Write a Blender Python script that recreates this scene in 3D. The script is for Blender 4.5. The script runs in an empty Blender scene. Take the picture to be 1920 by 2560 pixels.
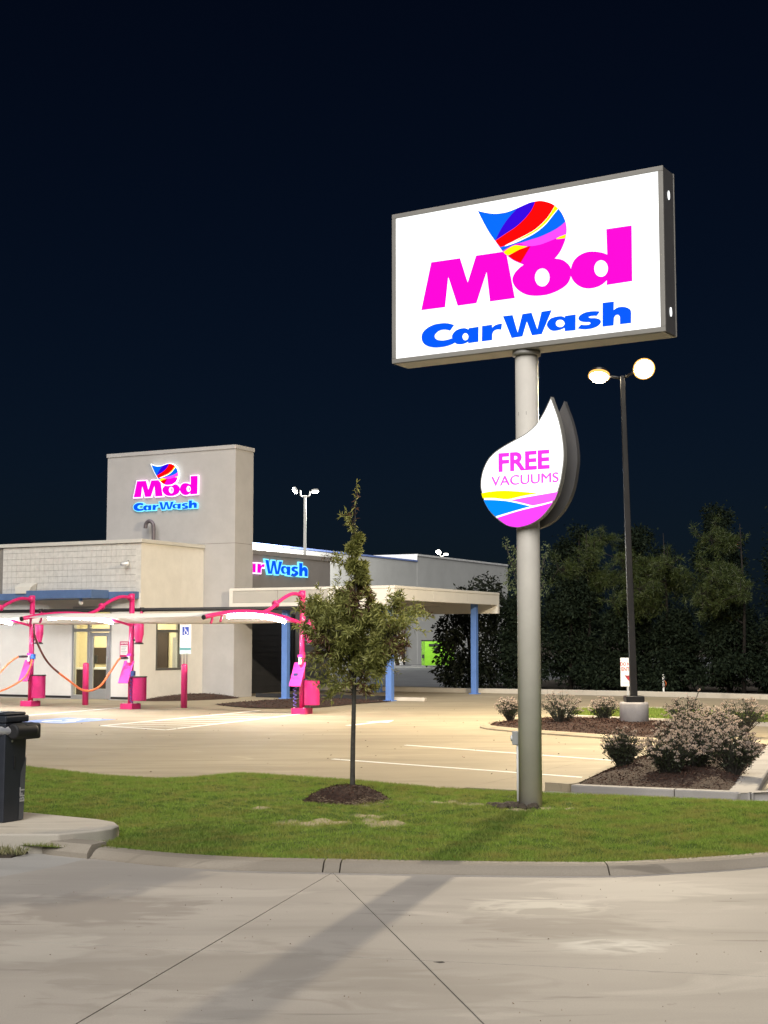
import bpy, bmesh, math, random
import numpy as np
from mathutils import Matrix, Vector, Euler
R = math.radians
rng = np.random.default_rng(7); random.seed(7)
S = bpy.context.scene
COL = S.collection

# ------------------------------------------------------------------ camera, sky, sun, exposure
cam_d = bpy.data.cameras.new('camera'); cam = bpy.data.objects.new('camera', cam_d); COL.objects.link(cam)
cam_d.sensor_fit = 'VERTICAL'; cam_d.sensor_height = 36.0; cam_d.sensor_width = 27.0
cam_d.lens = 49.92; cam_d.clip_start = .1; cam_d.clip_end = 3000
cam.location = (0, 0, 1.9); cam.rotation_euler = (R(90 + 5.103), 0, 0)
S.camera = cam
SUN_EL, SUN_AZ = 42.0, 190.0          # light comes from behind and left of the camera (compass degrees, +Y = 0)
world = bpy.data.worlds.new('World'); S.world = world; world.use_nodes = True
wn = world.node_tree; bg = wn.nodes['Background']
sky = wn.nodes.new('ShaderNodeTexSky'); sky.sky_type = 'NISHITA'; sky.sun_disc = False
sky.sun_elevation = R(SUN_EL); sky.sun_rotation = R(SUN_AZ)
tint = wn.nodes.new('ShaderNodeMix'); tint.data_type = 'RGBA'; tint.blend_type = 'MULTIPLY'
tint.inputs[0].default_value = 1; tint.inputs[7].default_value = (.26, .46, .84, 1)
wn.links.new(sky.outputs[0], tint.inputs[6]); wn.links.new(tint.outputs[2], bg.inputs[0])
bg.inputs[1].default_value = .0025
sun_d = bpy.data.lights.new('sun', 'SUN'); sun_d.energy = 3.4; sun_d.angle = R(50); sun_d.color = (1, .975, .945)
sun = bpy.data.objects.new('sun', sun_d); COL.objects.link(sun)
_d = Vector((math.sin(R(SUN_AZ)) * math.cos(R(SUN_EL)), math.cos(R(SUN_AZ)) * math.cos(R(SUN_EL)), math.sin(R(SUN_EL))))
sun.rotation_euler = _d.to_track_quat('Z', 'Y').to_euler(); sun.location = (-20, -30, 40)
S.view_settings.view_transform = 'Standard'; S.view_settings.look = 'None'
S.view_settings.exposure = .12; S.view_settings.gamma = 1; S.view_settings.use_curve_mapping = False
S.render.engine = 'CYCLES'
S.cycles.use_denoising = True
S.cycles.max_bounces = 6; S.cycles.diffuse_bounces = 3; S.cycles.glossy_bounces = 3
S.cycles.transmission_bounces = 4; S.cycles.transparent_max_bounces = 8
S.cycles.caustics_reflective = False; S.cycles.caustics_refractive = False
S.cycles.sample_clamp_indirect = 6

E1 = Vector((.8832, -.4690, 0)); E2 = Vector((.4690, .8832, 0)); LOT = math.atan2(-.4690, .8832)
def lot(a, b, z=0): return E1 * a + E2 * b + Vector((0, 0, z))

# ------------------------------------------------------------------ materials
MATS = {}
def mat(name, col, rough=.7, metal=0, var=.12, scale=3.0, bump=0, bscale=60, spec=.4, col2=None, detail=4, coat=0, stretch=None):
    if name in MATS: return MATS[name]
    m = bpy.data.materials.new(name); m.use_nodes = True; t = m.node_tree; n = t.nodes; L = t.links
    p = n['Principled BSDF']; p.inputs['Roughness'].default_value = rough; p.inputs['Metallic'].default_value = metal
    p.inputs['Specular IOR Level'].default_value = spec; p.inputs['Coat Weight'].default_value = coat
    geo = n.new('ShaderNodeNewGeometry'); src = geo.outputs['Position']
    if stretch:
        mp = n.new('ShaderNodeMapping'); mp.inputs['Rotation'].default_value = (0, 0, stretch[3]); mp.inputs['Scale'].default_value = stretch[:3]
        L.new(src, mp.inputs[0]); src = mp.outputs[0]
    nz = n.new('ShaderNodeTexNoise'); nz.inputs['Scale'].default_value = scale; nz.inputs['Detail'].default_value = detail
    nz.inputs['Roughness'].default_value = .65
    L.new(src, nz.inputs['Vector'])
    mx = n.new('ShaderNodeMix'); mx.data_type = 'RGBA'
    c2 = col2 or tuple(max(0, c * (1 - var)) for c in col); c1 = col if col2 else tuple(c * (1 + var) for c in col)
    mx.inputs[6].default_value = (*c1, 1); mx.inputs[7].default_value = (*c2, 1)
    rp = n.new('ShaderNodeMapRange'); rp.inputs[1].default_value = .32; rp.inputs[2].default_value = .68
    L.new(nz.outputs[0], rp.inputs[0]); L.new(rp.outputs[0], mx.inputs[0]); L.new(mx.outputs[2], p.inputs['Base Color'])
    if bump:
        b = n.new('ShaderNodeBump'); b.inputs['Strength'].default_value = bump; b.inputs['Distance'].default_value = .01
        z2 = n.new('ShaderNodeTexNoise'); z2.inputs['Scale'].default_value = bscale; z2.inputs['Detail'].default_value = 3
        L.new(geo.outputs['Position'], z2.inputs['Vector']); L.new(z2.outputs[0], b.inputs['Height']); L.new(b.outputs[0], p.inputs['Normal'])
    MATS[name] = m; return m
def emit(name, col, strength=1.0, uneven=0):
    if name in MATS: return MATS[name]
    m = bpy.data.materials.new(name); m.use_nodes = True; p = m.node_tree.nodes['Principled BSDF']
    p.inputs['Base Color'].default_value = (*[min(.8, c) * (.8 if min(col) > .2 else .22) for c in col], 1); p.inputs['Roughness'].default_value = .5; p.inputs['Specular IOR Level'].default_value = .1
    p.inputs['Emission Color'].default_value = (*col, 1); p.inputs['Emission Strength'].default_value = strength
    if uneven:                                         # backlighting that is a little uneven behind the face
        t = m.node_tree; g = t.nodes.new('ShaderNodeNewGeometry'); z = t.nodes.new('ShaderNodeTexNoise'); z.inputs['Scale'].default_value = 1.1; z.inputs['Detail'].default_value = 1
        t.links.new(g.outputs['Position'], z.inputs['Vector']); r = t.nodes.new('ShaderNodeMapRange'); r.inputs[1].default_value = .3; r.inputs[2].default_value = .6; r.inputs[3].default_value = strength * (1 - uneven); r.inputs[4].default_value = strength
        t.links.new(z.outputs[0], r.inputs[0]); t.links.new(r.outputs[0], p.inputs['Emission Strength'])
    MATS[name] = m; return m
def leafmat(name, c1, c2, rough=.55, trans=.25, spec=.35):
    m = bpy.data.materials.new(name); m.use_nodes = True; t = m.node_tree; n = t.nodes; L = t.links
    p = n['Principled BSDF']; p.inputs['Roughness'].default_value = rough; p.inputs['Specular IOR Level'].default_value = spec
    g = n.new('ShaderNodeNewGeometry'); mx = n.new('ShaderNodeMix'); mx.data_type = 'RGBA'
    mx.inputs[6].default_value = (*c1, 1); mx.inputs[7].default_value = (*c2, 1)
    L.new(g.outputs['Random Per Island'], mx.inputs[0]); L.new(mx.outputs[2], p.inputs['Base Color'])
    tr = n.new('ShaderNodeBsdfTranslucent'); L.new(mx.outputs[2], tr.inputs[0])
    ms = n.new('ShaderNodeMixShader'); ms.inputs[0].default_value = trans
    L.new(p.outputs[0], ms.inputs[1]); L.new(tr.outputs[0], ms.inputs[2]); L.new(ms.outputs[0], n['Material Output'].inputs[0])
    MATS[name] = m; return m
def glassmat():
    m = bpy.data.materials.new('window_glass'); m.use_nodes = True; t = m.node_tree; n = t.nodes; L = t.links
    tr = n.new('ShaderNodeBsdfTransparent'); tr.inputs[0].default_value = (.9, .93, .92, 1)
    gl = n.new('ShaderNodeBsdfGlossy'); gl.inputs['Roughness'].default_value = .02
    lw = n.new('ShaderNodeLayerWeight'); lw.inputs[0].default_value = .5; pw = n.new('ShaderNodeMath'); pw.operation = 'POWER'; pw.inputs[1].default_value = 5; L.new(lw.outputs['Facing'], pw.inputs[0])
    f = n.new('ShaderNodeMath'); f.operation = 'MULTIPLY_ADD'; f.inputs[1].default_value = .8; f.inputs[2].default_value = .04; L.new(pw.outputs[0], f.inputs[0])
    ms = n.new('ShaderNodeMixShader'); L.new(f.outputs[0], ms.inputs[0]); L.new(tr.outputs[0], ms.inputs[1]); L.new(gl.outputs[0], ms.inputs[2])
    L.new(ms.outputs[0], n['Material Output'].inputs[0]); return m

# ------------------------------------------------------------------ mesh helpers
class MB:
    def __init__(s): s.v = []; s.f = []
    def add(s, vs, fs):
        o = len(s.v); s.v += [tuple(q) for q in vs]; s.f += [[o + i for i in f] for f in fs]; return s
    def box(s, x0, x1, y0, y1, z0, z1, M=None):
        vs = [Vector((x, y, z)) for z in (z0, z1) for x, y in ((x0, y0), (x1, y0), (x1, y1), (x0, y1))]
        if M is not None: vs = [M @ q for q in vs]
        return s.add(vs, [[3, 2, 1, 0], [4, 5, 6, 7], [0, 1, 5, 4], [1, 2, 6, 5], [2, 3, 7, 6], [3, 0, 4, 7]])
    def tube(s, pts, r, n=10, cap=True):
        pts = [Vector(q) for q in pts]; rs = r if hasattr(r, '__len__') else [r] * len(pts)
        t0 = (pts[1] - pts[0]).normalized(); up = Vector((0, 0, 1)) if abs(t0.z) < .95 else Vector((1, 0, 0))
        nrm = t0.cross(up).normalized(); vs = []; fs = []
        for i, q in enumerate(pts):
            t = (pts[min(i + 1, len(pts) - 1)] - pts[max(i - 1, 0)]).normalized()
            nrm = (nrm - t * nrm.dot(t)).normalized(); b = t.cross(nrm)
            vs += [q + (nrm * math.cos(2 * math.pi * k / n) + b * math.sin(2 * math.pi * k / n)) * rs[i] for k in range(n)]
        for i in range(len(pts) - 1):
            for k in range(n): fs.append([i * n + k, i * n + (k + 1) % n, (i + 1) * n + (k + 1) % n, (i + 1) * n + k])
        if cap: fs += [list(range(n))[::-1], [(len(pts) - 1) * n + k for k in range(n)]]
        return s.add(vs, fs)
    def cyl(s, x, y, z0, z1, r, n=20, r2=None):
        return s.tube([(x, y, z0), (x, y, z1)], [r, r if r2 is None else r2], n)
    def lathe(s, x, y, prof, n=20):
        vs = []; fs = []
        for r, z in prof: vs += [(x + r * math.cos(2 * math.pi * k / n), y + r * math.sin(2 * math.pi * k / n), z) for k in range(n)]
        for i in range(len(prof) - 1):
            for k in range(n): fs.append([i * n + k, i * n + (k + 1) % n, (i + 1) * n + (k + 1) % n, (i + 1) * n + k])
        fs += [list(range(n))[::-1], [(len(prof) - 1) * n + k for k in range(n)]]
        return s.add(vs, fs)
    def prism(s, poly, z0, z1):
        n = len(poly); vs = [(x, y, z0) for x, y in poly] + [(x, y, z1) for x, y in poly]
        return s.add(vs, [list(range(n))[::-1], list(range(n, 2 * n))] + [[i, (i + 1) % n, n + (i + 1) % n, n + i] for i in range(n)])
    def mesh(s, name, m, smooth=False):
        me = bpy.data.meshes.new(name); me.from_pydata(s.v, [], s.f); me.materials.append(m)
        if smooth: me.polygons.foreach_set('use_smooth', [True] * len(me.polygons))
        me.update(); return me
    def build(s, name, m, parent=None, smooth=False, bevel=0, stuff=False, label=None):
        return link(name, s.mesh(name, m, smooth), parent, bevel, stuff, label)
def link(name, me, parent=None, bevel=0, stuff=False, label=None):
    o = bpy.data.objects.new(name, me); COL.objects.link(o)
    if parent is not None: o.parent = parent
    if bevel:
        b = o.modifiers.new('bevel', 'BEVEL'); b.width = bevel; b.segments = 2; b.limit_method = 'ANGLE'; b.angle_limit = R(40)
        w = o.modifiers.new('normals', 'WEIGHTED_NORMAL')
    if stuff: o['kind'] = 'stuff'
    if label: o['label'] = label
    return o
def tag(o, label, cat, group=None):
    o['label'] = label; o['category'] = cat
    if group: o['group'] = group
    return o
def thing(name, label, cat, loc=(0, 0, 0), rz=0, group=None):
    o = bpy.data.objects.new(name, None); COL.objects.link(o); o.empty_display_size = .2
    o.location = loc; o.rotation_euler = (0, 0, rz)
    return tag(o, label, cat, group)
def struct(o): o['kind'] = 'structure'; return o
def copy_tree(o, parent=None):
    c = o.copy(); COL.objects.link(c); c.parent = parent
    for ch in list(o.children): copy_tree(ch, c)
    return c
def npmesh(name, V, F, m, smooth=False):
    me = bpy.data.meshes.new(name); V = np.asarray(V, np.float32); F = np.asarray(F, np.int32); k = F.shape[1]
    me.vertices.add(len(V)); me.vertices.foreach_set('co', V.ravel())
    me.loops.add(F.size); me.loops.foreach_set('vertex_index', F.ravel())
    me.polygons.add(len(F)); me.polygons.foreach_set('loop_start', np.arange(0, F.size, k, dtype=np.int32))
    me.materials.append(m); me.update(calc_edges=True)
    if smooth: me.polygons.foreach_set('use_smooth', np.ones(len(F), bool))
    return me
def unit(v): return v / np.maximum(np.linalg.norm(v, axis=1, keepdims=True), 1e-9)
def leaves(P, D, L, W, fold=.3):
    """one folded four-cornered leaf per point: P base, D direction, L length, W width"""
    n = len(P); L = np.broadcast_to(L, n)[:, None]; W = np.broadcast_to(W, n)[:, None]
    D = unit(D); side = unit(np.cross(D, unit(rng.normal(size=(n, 3))))); nr = np.cross(side, D)
    a = P; c = P + D * L - np.array([0, 0, 1]) * L * fold * rng.random((n, 1)); mid = P + D * L * .5
    b = mid + side * W * .5 + nr * W * .15; d = mid - side * W * .5 + nr * W * .15
    V = np.stack([a, b, c, d], 1).reshape(-1, 3); F = np.arange(4 * n).reshape(n, 4)
    return V, F
def flat_mesh(cu):
    ob = bpy.data.objects.new('tmp', cu); COL.objects.link(ob); bpy.context.view_layer.update()
    me = bpy.data.meshes.new_from_object(ob.evaluated_get(bpy.context.evaluated_depsgraph_get()))
    bpy.data.objects.remove(ob); bpy.data.curves.remove(cu); return me
def shape_mesh(loops, extrude=0, offset=0, k=1.0, ox=0, oy=0):
    cu = bpy.data.curves.new('shape', 'CURVE'); cu.dimensions = '2D'; cu.fill_mode = 'BOTH'; cu.extrude = extrude; cu.offset = offset
    for lp in loops:
        n = len(lp) // 2; sp = cu.splines.new('POLY'); sp.points.add(n - 1); sp.use_cyclic_u = True
        for i in range(n): sp.points[i].co = ((lp[2 * i] - ox) * k, (lp[2 * i + 1] - oy) * k, 0, 1)
    return flat_mesh(cu)
def text_mesh(txt, size, offset=0, extrude=0, sx=1.0, align='CENTER'):
    cu = bpy.data.curves.new('txt', 'FONT'); cu.body = txt; cu.size = size; cu.offset = offset; cu.extrude = extrude; cu.align_x = align; cu.align_y = 'CENTER'
    me = flat_mesh(cu); me.transform(Matrix.Diagonal((sx, 1, 1, 1))); return me
UP = Matrix.Rotation(R(90), 4, 'X')                                   # a flat shape stood up to face local -Y
SIDE = Matrix.Rotation(R(90), 4, 'Z') @ Matrix.Rotation(R(90), 4, 'X')  # stood up to face local +X
def stand(name, me, m, parent, x, y, z, rot=UP, label=None):
    me.materials.clear(); me.materials.append(m)
    o = link(name, me, parent, label=label); o.matrix_local = Matrix.Translation((x, y, z)) @ rot; return o
def catmull(pts, k=6):
    P = [Vector(q) for q in pts]; out = []
    for i in range(len(P) - 1):
        p0 = P[max(i - 1, 0)]; p1 = P[i]; p2 = P[i + 1]; p3 = P[min(i + 2, len(P) - 1)]
        for j in range(k):
            t = j / k; out.append(.5 * ((2 * p1) + (p2 - p0) * t + (2 * p0 - 5 * p1 + 4 * p2 - p3) * t * t + (3 * p1 - p0 - 3 * p2 + p3) * t ** 3))
    return out + [P[-1]]
def clip(poly, p, n):
    out = []
    for i in range(len(poly)):
        a, b = poly[i], poly[(i + 1) % len(poly)]
        da = (a[0] - p[0]) * n[0] + (a[1] - p[1]) * n[1]; db = (b[0] - p[0]) * n[0] + (b[1] - p[1]) * n[1]
        if da >= 0: out.append(a)
        if da * db < 0: t = da / (da - db); out.append((a[0] + (b[0] - a[0]) * t, a[1] + (b[1] - a[1]) * t))
    return out
def inset(poly, d):
    n = len(poly); A = sum(poly[i][0] * poly[(i + 1) % n][1] - poly[(i + 1) % n][0] * poly[i][1] for i in range(n))
    if A < 0: poly = poly[::-1]
    out = []
    for i in range(n):
        p = Vector(poly[i - 1]); q = Vector(poly[i]); r = Vector(poly[(i + 1) % n])
        u = (q - p).normalized(); w = (r - q).normalized(); n1 = Vector((-u.y, u.x)); n2 = Vector((-w.y, w.x))
        k = (n1 + n2) / max(.4, 1 + n1.dot(n2)); out.append(tuple(q + k * d))
    return out
def inpoly(x, y, poly):
    ins = np.zeros(np.shape(x), bool); n = len(poly)
    for i in range(n):
        (x1, y1), (x2, y2) = poly[i], poly[(i + 1) % n]
        c = (y1 > y) != (y2 > y)
        ins ^= c & (x < (x2 - x1) * (y - y1) / (y2 - y1 + 1e-12) + x1)
    return ins

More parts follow.
